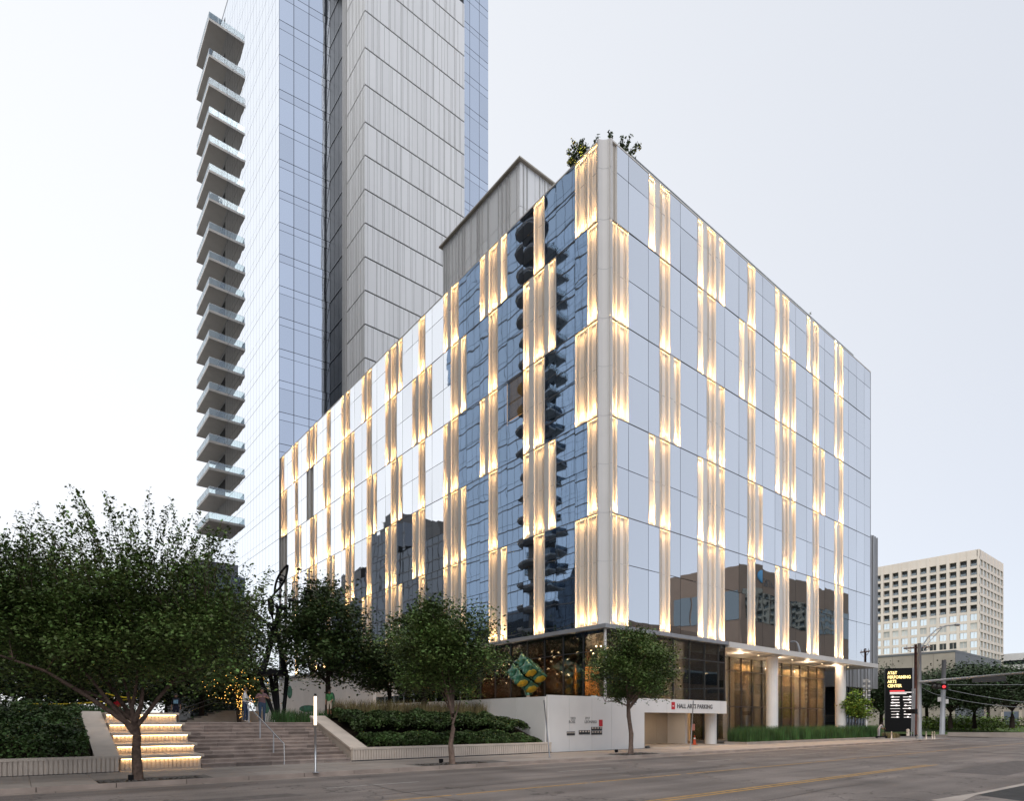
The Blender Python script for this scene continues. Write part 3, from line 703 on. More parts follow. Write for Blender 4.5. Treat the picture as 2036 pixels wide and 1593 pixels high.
# fin-panel volume: panels per floor, irregular ribs
pc = {}
def fin_panel(x0, x1, y0, y1, z0, z1):
    k = (round(x1 - x0, 2), round(y1 - y0, 2), round(z1 - z0, 2))
    if k not in pc: pc[k] = MB().box(0, x1 - x0, 0, y1 - y0, 0, z1 - z0).mesh('fin_panel', M['finpanel'])
    put('fin_panel', pc[k], tower, (x0, y0, z0))
ribs = MB(); rg = random.Random(11)
for i in range(4, len(FL) - 1):
    z1, z0 = FL[i], FL[i + 1]
    if z1 < 45: break
    n = 9
    for k in range(n):
        x0 = TX1 + (FX1 - TX1) * k / n; x1 = TX1 + (FX1 - TX1) * (k + 1) / n
        fin_panel(x0 + .02, x1 - .02, FY, FY + .1, z0 + .10, z1 - .10)
    y0 = 56.33
    for k in range(3): fin_panel(TX1, TX1 + .1, FY + .12 + (y0 - FY - .12) * k / 3 + .02, FY + .12 + (y0 - FY - .12) * (k + 1) / 3 - .02, z0 + .10, z1 - .10)
    x = TX1 + .4
    while x < FX1 - .3:
        for q in range(rg.choice((1, 1, 2, 2))):
            if x < FX1 - .15: ribs.box(x, x + .04, FY - .03, FY, z0 + .1, z1 - .1); x += .22
        x += rg.choice((.5, .8, 1.1, .4))
    y = FY + .4
    while y < y0 - .3:
        ribs.box(TX1 - .03, TX1, y, y + .05, z0 + .1, z1 - .1); y += rg.choice((.3, .6, .9))
ribs.build('ribs', M['fin'], tower, kind='stuff')
# white pier and dark recess glass between
MB().box(TX1 - .25, TX1 + .1, 56.4, 57.45, 39, 131).build('pier', M['fin'], tower)
for i in range(4, len(FL) - 1):
    z1, z0 = FL[i], FL[i + 1]
    if z1 < 45: break
    for k in range(3):
        y0 = 57.5 + 1.65 * k; b = MB().box(TX1, TX1 + .04, y0 + .04, y0 + 1.61, z0 + .12, z1 - .05); b.build('recess_pane', M['tower_dark'], tower)
    MB().box(TX1 - .06, TX1 + .06, 57.5, 62.4, z0 - .02, z0 + .12).build('recess_sill', M['metal_dark'], tower)
# balconies
SZ = [126.8, 120.35, 115.18, 110.01, 104.96, 99.91, 94.86, 89.51, 84.36, 79.69, 75.07, 70.36, 65.55, 61.11, 56.47, 51.92, 47.11, 42.56, 38.01]
BY0, BY1, BXO = 91.4, 101.15, -2.45
slab_mat = mat('balcony_slab', (.76, .74, .71), .7, 0, .3, .06, .6)
sl = MB().box(BXO, TX0 + .1, BY0, BY1, -.42, 0).mesh('balcony_slab', slab_mat)
g1 = MB(); 
for k in range(2): g1.box(BXO + .06 + k * 1.5, BXO + .06 + k * 1.5 + 1.46, BY0 + .06, BY0 + .08, 0, 1.15)
for k in range(5): g1.box(BXO + .06, BXO + .08, BY0 + .1 + k * 1.93, BY0 + .1 + k * 1.93 + 1.9, 0, 1.15)
g1 = g1.mesh('balcony_guard', M['rail_glass'])
rl = MB().tube([(TX0, BY0 + .07, 1.17), (BXO + .07, BY0 + .07, 1.17), (BXO + .07, BY1 - .05, 1.17)], .02, 4).mesh('handrail', M['metal'])
dr = MB().box(TX0 - .02, TX0 - .005, BY0 + 1.5, BY1 - 1.2, .1, 3.6).mesh('balcony_door', M['tower_dark'])
for z in SZ:
    o = put('balcony_slab', sl, tower, (0, 0, z)); put('balcony_guard', g1, o, (0, 0, z)); put('handrail', rl, o, (0, 0, z))
    if z > 38.5: put('balcony_door', dr, o, (0, 0, z))
MB().box(TX0 - .02, TX0 + .3, TY0, TY1, 131.7, 132.1).build('parapet', M['metal_grey'], tower)

# ------------------------------------------------------------------ other buildings
def block(name, label, x0, x1, y0, y1, z1, wall, cat='building'):
    t = thing(name, label, cat, ((x0 + x1) / 2, (y0 + y1) / 2, 0)); MB().box(x0, x1, y0, y1, -.02, z1).build('wall', wall, t); return t
# office tower across the plaza, seen mirrored in the hotel's left facade
OX, OY0, OY1 = -41.0, -12.0, 80.0
off = block('office_tower', 'blue glass office tower mirrored in the left side of the hotel', OX - 34, OX, OY0, OY1, 118, M['core'])
b = MB(); nz = 29; ny = 46
for i in range(nz):
    for k in range(ny):
        z0 = 6 + i * 3.86; y0 = OY0 + k * 2.0; t = random.gauss(0, .002)
        for a, c in ((z0 + .05, z0 + 1.0), (z0 + 1.06, z0 + 3.81)):
            b.quad((OX + .03 + t, y0 + .04, a), (OX + .03 - t, y0 + 1.96, a), (OX + .03 - t, y0 + 1.96, c), (OX + .03 + t, y0 + .04, c))
b.build('curtain_wall', M['blue_glass'], off, kind='stuff')
b = MB()
for i in range(nz + 1): b.box(OX, OX + .10, OY0, OY1, 6 + i * 3.86 - .1, 6 + i * 3.86 + .04)
b.build('floor_lines', M['joint'], off, kind='stuff')
el = [(math.cos(k * math.pi / 8), math.sin(k * math.pi / 8)) for k in range(16)]
bal = MB(); bal.prism([(OX + 2.3 * a, 3.0 * c) for a, c in el], 0, .25); bal.prism([(OX + 2.4 * a, 3.3 * c) for a, c in el], .25, .5); balm = bal.mesh('curved_balcony', mat('balcony_dark', (.24, .27, .31), .6))
rec = MB().box(OX + .02, OX + .07, 52.9, 55.1, 8, 116).build('balcony_recess', M['metal_dark'], off)
for i in range(3, 28): put('curved_balcony', balm, off, (0, 54, 6 + i * 3.86))
MB().box(OX - .5, OX + 1.5, 48, 60, 0, 9).build('entrance_block', M['metal_dark'], off)
# stepped towers further away, mirrored at the far end of the left facade
for j, (y0, y1, h, nm, lb) in enumerate(((104, 128, 50, 'glass_block', 'stepped blue-grey office block mirrored behind the street trees in the hotel'), (128.5, 150, 59, 'tall_glass_block', 'tallest blue-grey block mirrored in the far panes of the hotel'), (150.5, 178, 47, 'far_glass_block', 'low blue-grey block mirrored at the far end of the hotel'))):
    t = block(nm, lb, -95, -56, y0, y1, h, M['dark_glass'])
    b = MB()
    for z in np.arange(4, h, 4): b.box(-56, -55.9, y0, y1, z - .15, z + .15)
    for y in np.arange(y0, y1, 3): b.box(-56, -55.93, y - .05, y + .05, 0, h)
    b.build('mullions', M['joint'], t, kind='stuff'); MB().box(-80, -57, y0 + 5, y1 - 6, h, h + 4.5).build('roof_box', M['metal_dark'], t)
# brown office building across the street, mirrored in the right facade
br = block('brown_office', 'brown stone office with dark ribbon windows mirrored in the right side of the hotel', 85, 136, -58, -40, 34, M['brown_stone'])
for z0, z1 in ((8, 10.5), (14.5, 16.5), (23, 29)):
    for k in range(10): MB().box(86.5 + k * 4.9, 86.5 + k * 4.9 + 4.6, -40.02, -39.9, z0, z1).build('ribbon_window', M['win_dark'], br)
    for k in range(3): MB().box(84.9, 85.02, -56.5 + k * 5.3, -56.5 + k * 5.3 + 5.0, z0, z1).build('ribbon_window', M['win_dark'], br)
text('lettering', 'AT&T', 2.2, (98, -39.95, 30.6), (R(90), 0, math.pi), M['text_dark'], br, .03)
MB().ball((90.5, -39.9, 31.5), 1.3, 12, 8, (1, .15, 1)).build('globe_logo', mat('logo_blue', (.05, .3, .6), .4), br)
b2 = block('brown_annex', 'low brown stone annex mirrored beside the brown office', 36, 78, -64, -41, 19, M['brown_stone'])
for k in range(8): MB().box(37 + k * 5.1, 37 + k * 5.1 + 4.8, -41.02, -40.9, 9, 11.5).build('ribbon_window', M['win_dark'], b2)
# ribbed metal theatre beyond the right end of the hotel
mx1, my = 57.2, 5.0
th = thing('metal_theatre', 'tall ribbed aluminium theatre block past the right end of the hotel', 'building', (52, 12, .1))
MB().box(47.2, mx1, my + .1, 26, 6.15, 25.5).build('body', M['alu'], th)
b = MB(); r2 = random.Random(5); x = 47.2
while x < mx1 - .1:
    w = r2.uniform(.12, .3); b.box(x, x + w, my - r2.uniform(.02, .18), my + .1, 6.1, 25.55); x += w + r2.uniform(.06, .22)
b.build('metal_tubes', M['alu'], th, kind='stuff')
MB().box(48.2, mx1 - 1.2, my + 1.0, 24, .1, 6.2).build('glass_base', M['dark_glass'], th)
for k in range(9): MB().box(48.3 + k * .9, 48.36 + k * .9, my + .9, my + 1.0, .1, 6.15).build('base_mullion', M['metal_grey'], th)
# beige gridded building far right
DX, DY, DZ = 314.6, 55.5, 81.5
bb = thing('beige_highrise', 'beige gridded high-rise with balconies in its upper floors on the horizon', 'building', (330, 100, 0))
LY1 = at_x(1720, 1150, DX).y; RX1 = at_y(1994, 1118, DY).x
MB().box(DX + 1.6, RX1 - .5, DY + .8, LY1, 0, DZ - 2).build('core', M['core'], bb)
MB().box(DX, RX1, DY, LY1, DZ - 3.2, DZ).build('roof', M['beige'], bb)
nb = 12; bw = (LY1 - DY) / nb; fh = 4.2; nf = 19
for k in range(nb + 1): MB().box(DX - .25, DX + 1.7, DY + k * bw - (.62 if k else 0), DY + k * bw + (.62 if k < nb else 0), 0, DZ - .1).build('pier', M['beige'], bb)
for i in range(nf): MB().box(DX - .05, DX + 1.7, DY, LY1, DZ - 3.2 - (i + 1) * fh + 2.95, DZ - 3.2 - i * fh - 0 + .02).build('spandrel', M['beige'], bb) if i >= 0 else None
wm = MB().box(0, .1, .5, bw - .5, 0, 3.2).mesh('window', M['win_sky']); wd = MB().box(0, .1, .5, bw - .5, 0, 3.2).mesh('window', mat('recess_window', (.03, .036, .036), .3, 0, .4, rnd=.5))
wb = MB().box(0, .1, .5, bw - .5, 0, 3.2).mesh('window', mat('window_blind', (.6, .62, .6), .5, 0, .5, rnd=.2))
cr = MB().box(-.06, .02, bw / 2 - .08, bw / 2 + .08, 0, 2.9).mesh('glazing_bar', M['beige'])
for i in range(nf):
    z = DZ - 3.2 - (i + 1) * fh - .05
    for k in range(nb):
        deep = i < 6; o = put('window', wd if deep or (9 <= i and 2 <= k <= 5) else (wb if random.random() < .3 else wm), bb, (DX + (1.55 if deep else .3), DY + k * bw, z))
        if not deep: put('glazing_bar', cr, o, (DX + .3, DY + k * bw, z))
        else: MB().box(DX - .1, DX - .05, DY + k * bw + 1, DY + (k + 1) * bw - 1, z + .1, z + 1.1).build('balcony_rail', M['rail_glass'], o)
nr = 7; rw = (RX1 - DX) / nr
for k in range(nr + 1): MB().box(DX + k * rw - (.4 if k else 0), DX + k * rw + (.4 if k < nr else 0), DY - .2, DY + .9, 0, DZ - .1).build('pier', M['beige'], bb)
for i in range(nf): MB().box(DX, RX1, DY - .1, DY + .9, DZ - 3.2 - (i + 1) * fh + 2.95, DZ - 3.2 - i * fh + .02).build('spandrel', M['beige'], bb)
wr = MB().box(.5, rw - .5, 0, .1, 0, 2.9).mesh('window', M['win_sky'])
for i in range(nf):
    for k in range(nr): put('window', wr, bb, (DX + k * rw, DY + .3, DZ - 3.2 - (i + 1) * fh - .05))
# lower left bay projecting
# concrete hall in front of it
hc = at(1899, 1297, 150); hl = at_x(1700, 1320, hc.x); hr_ = at_y(1990, 1318, hc.y)
ch = thing('concrete_hall', 'long board-marked concrete hall behind the oaks at the right', 'building', (hc.x + 20, hc.y + 20, 0))
MB().box(hc.x + .2, hr_.x, hc.y + .2, hl.y, 0, hc.z).build('wall', M['cement'], ch)
for i in range(4):
    for k in range(5):
        y0 = hc.y + (hl.y - hc.y) * k / 5; MB().box(hc.x, hc.x + .2, y0 + .03, y0 + (hl.y - hc.y) / 5 - .03, i * hc.z / 4 + .03, (i + 1) * hc.z / 4 - .03).build('concrete_panel', M['cement'], ch)
MB().box(hc.x + .1, hr_.x, hc.y - .05, hc.y + .2, 0, hc.z).build('side_wall', M['cement_dark'], ch)
MB().box(hc.x - .1, hr_.x, hc.y - .1, hl.y, hc.z, hc.z + .5).build('coping', M['cement_dark'], ch)
# low parking structure at the right edge
ga = at(1965, 1420, 165)
gt = thing('low_garage', 'low concrete garage with a blue-grey shutter at the right edge', 'building', (ga.x + 10, ga.y, 1.2))
MB().box(ga.x, ga.x + 60, ga.y - 40, ga.y + 1, 1, 6.6).build('wall', M['cement'], gt)
s0, s1 = at_x(1996, 1430, ga.x), at_x(2026, 1430, ga.x)
MB().box(ga.x - .1, ga.x, s1.y, s0.y, 1.1, 4.6).build('shutter', mat('shutter_blue', (.16, .19, .25), .6), gt)
MB().box(ga.x - .25, ga.x, s1.y - .6, s1.y, 1.1, 5.0).build('pier', M['lime'], gt); MB().box(ga.x - .25, ga.x, s0.y, s0.y + .6, 1.1, 5.0).build('pier', M['lime'], gt)
wq = at(2015, 1300, 330); fw = block('far_white_office', 'pale low office block at the far right horizon', wq.x, wq.x + 60, wq.y - 90, wq.y + 20, wq.z, M['white'])
for z in (28, 33): MB().box(wq.x - .2, wq.x + .1, wq.y - 88, wq.y + 18, z, z + 2.2).build('ribbon_window', M['win_dark'], fw)
# dark glass building behind the trees at the left
d0 = at(526, 1140, 120); d1 = at_x(380, 1115, d0.x); 
dk = thing('dark_glass_block', 'dark blue glass block half hidden by the trees left of the hotel', 'building', (d0.x - 8, d0.y + 10, 1.8))
dl_ = at_y(380, 1125, d0.y)
MB().box(dl_.x - .1, d0.x, d0.y, d0.y + 25, 1, d0.z - 1.5).build('wall', M['core'], dk)
for i in range(7):
    for k in range(8):
        x0 = dl_.x + (d0.x - dl_.x) * k / 8; MB().box(x0 + .05, x0 + (d0.x - dl_.x) / 8 - .05, d0.y - .08, d0.y - .02, 3 + i * 4 + .1, min(3 + i * 4 + 3.9, d0.z - 1.6)).build('glass_pane', M['dark_glass'], dk)
MB().box(dl_.x + .5, d0.x - 4, d0.y + 2, d0.y + 20, d0.z - 1.5, d0.z + 1.2).build('roof_screen', M['metal_grey'], dk)
# ------------------------------------------------------------------ stairs, lit seating terraces, planters
SX0, SX1 = -23.35, -17.3
st = thing('staircase', 'broad brown granite staircase rising from the pavement to the plaza', 'stairs', (-20, 1, .1))
NR = 12; RH = (PZ - .135) / NR; TRD = .405; SY0 = -.62
for i in range(NR):
    z0, z1 = .1, .135 + RH * (i + 1); y0 = SY0 + i * TRD
    x = SX0 + .02; rr_ = random.Random(i)
    first = True
    while x < SX1 - .05:
        w = rr_.uniform(.9, 1.5) if not first else rr_.uniform(.4, 1.4); first = False
        x1 = min(x + w, SX1 - .02)
        if SX1 - x1 < .35: x1 = SX1 - .02
        b = MB().box(x + .004, x1 - .004, y0 - .02, y0 + TRD + .06, z1 - .05, z1)      # tread with a small nosing
        b.box(x + .004, x1 - .004, y0, y0 + TRD, z1 - RH - .012 if i else .1, z1 - .05)
        b.build('stone_block', M['granite'], st); x = x1
MB().box(SX0, SX1, SY0 + .3, 4.4, .05, .2).build('base', M['concrete_dark'], st)
sup = MB(); sup.v = [(SX0, SY0 + .35, .1), (SX1, SY0 + .35, .1), (SX1, 4.4, .1), (SX0, 4.4, .1), (SX0, SY0 + .35, .12), (SX1, SY0 + .35, .12), (SX1, 4.4, PZ - .16), (SX0, 4.4, PZ - .16)]
sup.f = [(0, 3, 2, 1), (4, 5, 6, 7), (0, 1, 5, 4), (1, 2, 6, 5), (2, 3, 7, 6), (3, 0, 4, 7)]; sup.mi = [0] * 6; sup.build('stair_core', M['concrete_dark'], st)
hr = thing('handrail', 'steel handrail with four posts down the middle of the stairs', 'handrail', (-20.35, -.9, .135))
HXX = -20.35
MB().tube([(HXX, -.98, .14), (HXX, -.98, 1.0), (HXX, -.75, 1.05), (HXX, 4.3, 2.76), (HXX, 4.55, 2.76), (HXX, 4.55, 2.45)], .022, 8).build('rail', M['metal'], hr, True)
for y in (.35, 2.2, 3.9):
    zt = 1.05 + (y + .75) / 5.05 * 1.71; zb = .135 + RH * (int((y - SY0) / TRD) + 1)
    MB().box(HXX - .025, HXX + .025, y - .012, y + .012, zb, zt).build('post', M['metal'], hr)
# five seating steps with light strips under the copings
TT = [.67, 1.06, 1.46, 1.86, 2.28]
flut = {}
def fluted(x0, x1, y, z0, z1, parent, name='fluted_face', pitch=.13, dep=.04):
    """face of upright ribs, one mesh"""
    b = MB(); n = max(2, int((x1 - x0) / pitch)); p = (x1 - x0) / n
    for k in range(n): b.box(x0 + k * p + .02, x0 + (k + 1) * p - .02, y - dep, y, z0, z1)
    b.box(x0, x1, y, y + .05, z0, z1); return b.build(name, M['lime'], parent, kind='stuff')
for k, z in enumerate(TT):
    y0 = -.72 + 1.15 * k; zb = .12 if k == 0 else TT[k - 1]
    t = thing('seating_step', ('lowest', 'second lowest', 'middle', 'second highest', 'topmost')[k] + ' lit limestone seating step left of the stairs', 'seating step', (-24.7, y0, zb), 'lit seating steps beside the stairs')
    MB().box(-26.0, SX0 - .02, y0 + .05, y0 + 1.3, zb - .02 if k else .1, z - .1).build('body', M['lime'], t)
    fluted(-25.98, SX0 - .05, y0, zb + .07, z - .11, t)
    MB().box(-26.0, SX0 - .03, y0 - .03, y0 + .05, zb, zb + .06).build('plinth', M['lime'], t)
    n = 3; xs = [-26.02 + (SX0 + .06 + 26.02) * j / n for j in range(n + 1)]
    for a, c in zip(xs, xs[1:]): MB().box(a + .004, c - .004, y0 - .12, y0 + 1.2, z - .1, z).build('coping_stone', M['lime'], t)
    MB().box(-25.95, SX0 - .06, y0 - .085, y0 - .06, z - .118, z - .102).build('led_strip', M['led_stair'], t)
    l = bpy.data.lights.new('step_light', 'AREA'); l.shape = 'RECTANGLE'; l.size = 2.5; l.size_y = .03; l.energy = 1.7; l.color = (1, .60, .25); l.spread = R(120)
    q = bpy.data.objects.new('step_light', l); COL.objects.link(q); q.location = Vector(((-26 + SX0) / 2, y0 - .075, z - .125)) - wloc(t); q.parent = t; q.rotation_euler = (.12, 0, 0)
    if k < 4:
        rr_ = random.Random(k + 40); b = MB()
        for j in range(40):
            x = rr_.uniform(-25.9, SX0 - .1); y = y0 + rr_.uniform(.85, 1.1); s = rr_.uniform(.02, .05); b.quad((x, y, z + .004), (x + s, y + s * .4, z + .015), (x + s * .6, y + s, z + .006), (x - s * .4, y + s * .6, z + .012))
        b.build('fallen_leaves', M['soil'], t, kind='stuff')
def sloped_wall(name, label, x0, x1, y0, z0, y1, z1, n):
    t = thing(name, label, 'wall', ((x0 + x1) / 2, y0, .1))
    MB().hexa([(x0 + .05, y0 + .04, .1), (x1 - .05, y0 + .04, .1), (x1 - .05, y1, .1), (x0 + .05, y1, .1), (x0 + .05, y0 + .04, z0 - .1), (x1 - .05, y0 + .04, z0 - .1), (x1 - .05, y1, z1 - .1), (x0 + .05, y1, z1 - .1)]).build('body', M['lime'], t)
    for k in range(n):
        ya, yb = y0 + (y1 - y0) * k / n, y0 + (y1 - y0) * (k + 1) / n; za, zb = z0 + (z1 - z0) * k / n, z0 + (z1 - z0) * (k + 1) / n
        MB().hexa([(x0, ya + .005, za - .1), (x1, ya + .005, za - .1), (x1, yb - .005, zb - .1), (x0, yb - .005, zb - .1), (x0, ya + .005, za), (x1, ya + .005, za), (x1, yb - .005, zb), (x0, yb - .005, zb)]).build('coping_stone', M['lime'], t)
    return t
sloped_wall('sloped_wall', 'sloping pale stone wall left of the lit seating steps', -26.75, -26.03, -.95, .70, 5.2, 2.34, 5)
sloped_wall('sloped_wall', 'sloping pale stone wall right of the brown stairs', -17.27, -16.45, -.5, .74, 4.4, 2.2, 4)
def planter_wall(label, x0, x1, y, z):
    t = thing('planter_wall', label, 'wall', ((x0 + x1) / 2, y, .1))
    fluted(x0, x1, y, .16, z - .09, t); MB().box(x0, x1, y + .05, y + .35, .1, z - .09).build('body', M['lime'], t)
    MB().box(x0, x1, y - .03, y + .05, .1, .16).build('plinth', M['metal_dark'], t)
    n = int((x1 - x0) / 1.9); 
    for k in range(n):
        a, c = x0 + (x1 - x0) * k / n, x0 + (x1 - x0) * (k + 1) / n; MB().box(a + .005, c - .005, y - .06, y + .42, z - .09, z).build('coping_stone', M['lime'], t)
    return t
planter_wall('low fluted stone planter wall at the left edge of the stairs', -44.0, -26.05, -1.0, .70)
planter_wall('low fluted stone planter wall running from the stairs to the white sign wall', -17.2, -5.1, -.5, .72)
def soil_bed(name, x0, x1, ya, za, yb, zb):
    b = MB(); b.hexa([(x0, ya, .05), (x1, ya, .05), (x1, yb, .05), (x0, yb, .05), (x0, ya, za), (x1, ya, za), (x1, yb, zb), (x0, yb, zb)]); return b.build(name, M['soil'], kind='structure')
soil_bed('soil_bed_left', -44, -26.75, -.6, .62, 5.0, 1.9); soil_bed('soil_bed_right', -16.45, -5.15, -.1, .62, 4.45, 2.15)
# white sign wall (terrace) at the corner
sw = thing('sign_wall', 'white panelled terrace wall with street numbers below the corner restaurant', 'wall', (-1, 0, .1))
MB().box(-5.0, -.34, .0, 26, .1, 3.2).build('terrace', M['concrete'], sw)
MB().box(-.34, 3.72, -.02, .5, .1, 3.42).build('backing', M['fin'], sw)
px_ = [-5.06, -3.3, -1.35, .45, 2.15, 3.72]
for a, c in zip(px_, px_[1:]):
    sl_ = .14 if a < -5 else 0
    MB().hexa([(a + .008 + sl_ + .12 * (sl_ > 0), -.14, .12), (c - .008, -.14, .12), (c - .008, -.03, .12), (a + .008 + sl_, -.03, .12), (a + .008, -.14, 3.45), (c - .008, -.14, 3.45), (c - .008, -.03, 3.45), (a + .008, -.03, 3.45)]).build('wall_panel', M['white'], sw)
for k in range(10):
    y = -.02 + k * 2.6; MB().box(-5.14, -5.02, y + .01, y + 2.59, .12, 3.36).build('wall_panel', M['white'], sw)
def on_wall(px, py): return at_y(px, py, -.15)
def wt(body, px, py, size, m=None):
    q = on_wall(px, py); text('lettering', body, size, (q.x, -.148, q.z), (R(90), 0, 0), m or M['text_grey'], sw, .006, bold=.004)
wt('2323', 1134.5, 1431.5, .21); wt('ROSS', 1131, 1438.8, .23); wt('1717', 1163, 1431.5, .21); wt('LEONARD', 1162.5, 1438.8, .235)
def plate(p0, p1, m, name='sign_plate', d=.02):
    a, c = on_wall(*p0), on_wall(*p1); return MB().box(a.x, c.x, -.142 - d, -.142, c.z, a.z).build(name, m, sw)
plate((1191, 1432), (1198, 1445), M['red'], 'red_badge'); wt('H A', 1191.8, 1437, .12, M['white']); wt('L L', 1191.8, 1442, .12, M['white'])
for p0, p1 in (((1127, 1455.5), (1143, 1463)), ((1151, 1453), (1173, 1461)), ((1175.5, 1446.5), (1197, 1453.5)), ((1175.5, 1454.5), (1197, 1461.5))):
    o = plate(p0, p1, M['metal_dark']); a, c = on_wall(*p0), on_wall(*p1)
    for k in range(4):
        x = a.x + (c.x - a.x) * (k + .2) / 4; MB().box(x, x + (c.x - a.x) * .14, -.168, -.162, (a.z * .55 + c.z * .45), a.z - .03).build('plate_mark', M['lime'], o)
# glass guard and planter on the terrace
tr = thing('terrace_guard', 'grey mesh guard panels on the terrace beside the restaurant', 'guard rail', (-4.9, 14, 3.2))
for k in range(8): MB().box(-4.92, -4.90, 9 + k * 1.6, 9 + k * 1.6 + 1.55, 3.22, 4.0).build('guard_panel', M['rail_glass'], tr); MB().box(-4.94, -4.88, 9 + k * 1.6 - .04, 9 + k * 1.6, 3.2, 4.05).build('post', M['metal_grey'], tr)
# ------------------------------------------------------------------ mural wall on the plaza
mw = thing('mural_wall', 'white plaza wall painted with green leaf shapes behind the black sculpture', 'wall', (-3, 35, PZ))
MXX = -2.2
y0 = at_x(742, 1420, MXX).y; y1 = at_x(508, 1420, MXX).y; zt = at_x(640, 1346, MXX).z
n = 6
for k in range(n):
    a, c = y0 + (y1 - y0) * k / n, y0 + (y1 - y0) * (k + 1) / n; MB().box(MXX, MXX + .3, a + .01, c - .01, PZ, zt).build('wall_panel', M['white'], mw)
gm = mat('mural_green', (.02, .16, .09), .6, 0, .3, .5, 2.0)
for px, py, w, h in ((576, 1377, 10, 26), (565, 1402, 8, 20), (530, 1400, 14, 40), (612, 1410, 34, 14), (508, 1392, 10, 26), (660, 1392, 12, 30)):
    q = at_x(px, py, MXX - .01); e = [at_x(px + w / 2 * math.cos(t), py + h / 2 * math.sin(t), MXX - .012) for t in np.linspace(0, 2 * math.pi, 14)[:-1]]
    b = MB(); nn = len(e); b.v = [tuple(p) for p in e] + [(MXX - .003, p.y, p.z) for p in e]; b.f = [tuple(range(nn))] + [(i, (i + 1) % nn, nn + (i + 1) % nn, nn + i) for i in range(nn)]; b.mi = [0] * len(b.f); b.build('painted_leaf', gm, mw)
w2 = thing('grey_garden_wall', 'plain grey wall at the foot of the hotel beside the oak trunk', 'wall', (-1.2, 25, PZ))
a0, a1 = at_x(780, 1400, -1.0).y, at_x(672, 1400, -1.0).y
for k in range(4): MB().box(-1.0, -.75, a0 + (a1 - a0) * k / 4 + .01, a0 + (a1 - a0) * (k + 1) / 4 - .01, PZ, 5.0).build('wall_panel', M['finpanel'], w2)
# far steps with rails left of the sculpture
fs = thing('far_steps', 'small flight of steps with thin steel rails at the back of the plaza', 'stairs', (-16, 22, PZ))
f0 = at(372, 1425, 44); f1 = at(440, 1398, 47)
for k in range(6):
    q = f0.lerp(f1, k / 5); MB().box(q.x, q.x + 3.2, q.y, q.y + 2.5, PZ - .05, PZ + .15 * (k + 1)).build('step', M['lime'], fs)
for dz, t in ((.9, 0), (.55, 0), (.9, 1.5)):
    a = at(358, 1418, 42 + t); c = at(425, 1388, 45 + t); e = at(470, 1388, 47 + t)
    MB().tube([(a.x, a.y, PZ + dz), (c.x, c.y, PZ + dz + .9), (e.x, e.y, PZ + dz + .9)], .025, 5).build('rail', M['metal'], fs)
# ------------------------------------------------------------------ street furniture
def pole(name, label, cat, px, py, t, ptop, r, m, seg=10, group=None):
    q = at(px, py, t); o = thing(name, label, cat, tuple(q), group); top = at(ptop[0], ptop[1], t)
    MB().tube([q, top], [r, r * .8], seg).build('shaft', m, o, True); return o, q, top
# lit bollard pole
q = at_z(627, 1537, .14); lp = thing('light_pole', 'slim pole with a glowing tube top in front of the stairs', 'lamp', tuple(q))
MB().tube([q, q + Vector((0, 0, 1.62))], .04, 10).build('shaft', M['metal'], lp, True)
MB().tube([q + Vector((0, 0, 1.64)), q + Vector((0, 0, 2.62))], .045, 10).build('lamp_tube', M['lamp_white'], lp, True)
MB().tube([q + Vector((0, 0, 2.62)), q + Vector((0, 0, 2.72))], .04, 10).build('cap', M['metal_dark'], lp, True)
MB().box(q.x - .1, q.x + .1, q.y - .1, q.y + .1, .135, .155).build('foot', M['metal'], lp)
# bare sign posts
for (pb, pt, z, lab) in (((1093, 1507), (1081.5, 1393), .14, 'bare leaning steel post in front of the white sign wall'), ((1373, 1491.5), (1378.5, 1394), .14, 'thin steel post beside the parking entrance')):
    q = at_z(pb[0], pb[1], z); k = (q - CAM).dot(Vector((UY, .7759, 0))); tp = at(pt[0], pt[1], k)
    o = thing('sign_post', lab, 'post', tuple(q)); MB().tube([q, tp], .03, 8).build('shaft', M['metal_grey'], o, True); MB().box(q.x - .06, q.x + .06, q.y - .06, q.y + .06, .138, .17).build('foot', M['metal_grey'], o)
    if pb[0] > 1300: MB().box(tp.x - .02, tp.x + .02, tp.y - .1, tp.y + .08, 1.35, 1.75).build('sticker', mat('pale_red_sticker', (.5, .2, .16), .6), o)
# uplights at the tree pits
for px, py, lab in ((258, 1553, 'small black spotlight beside the large elm trunk'), (876, 1518, 'small black spotlight beside the middle street tree'), (1225, 1497, 'small black spotlight beside the round street tree')):
    q = at_z(px, py, .142); o = thing('spotlight', lab, 'spotlight', tuple(q)); b = MB().box(q.x - .05, q.x + .05, q.y - .05, q.y + .05, .142, .16); b.build('base', M['black'], o)
    MB().box(q.x - .04, q.x + .09, q.y - .07, q.y + .07, .17, .31).build('housing', M['black'], o); MB().box(q.x + .09, q.x + .095, q.y - .05, q.y + .05, .19, .29).build('lens', M['metal'], o); MB().box(q.x - .01, q.x + .01, q.y - .08, q.y + .08, .15, .18).build('bracket', M['black'], o)
# tree pits with gravel
for x0, x1, y0, y1 in ((-27.0, -24.3, -5.3, -4.5), (-16.2, -13.2, -5.3, -4.3), (-4.2, -1.4, -5.3, -4.0)):
    b = MB(); b.box(x0, x1, y0, y1, .10, .1435); b.build('tree_pit', M['soil'], pav)
    g = MB(); r_ = random.Random(int(x0))
    for k in range(220):
        x, y, s = r_.uniform(x0, x1), r_.uniform(y0, y1), r_.uniform(.02, .05); g.box(x, x + s, y, y + s * .8, .142, .142 + s * .6)
    g.build('gravel', M['concrete_dark'], pav, kind='stuff')
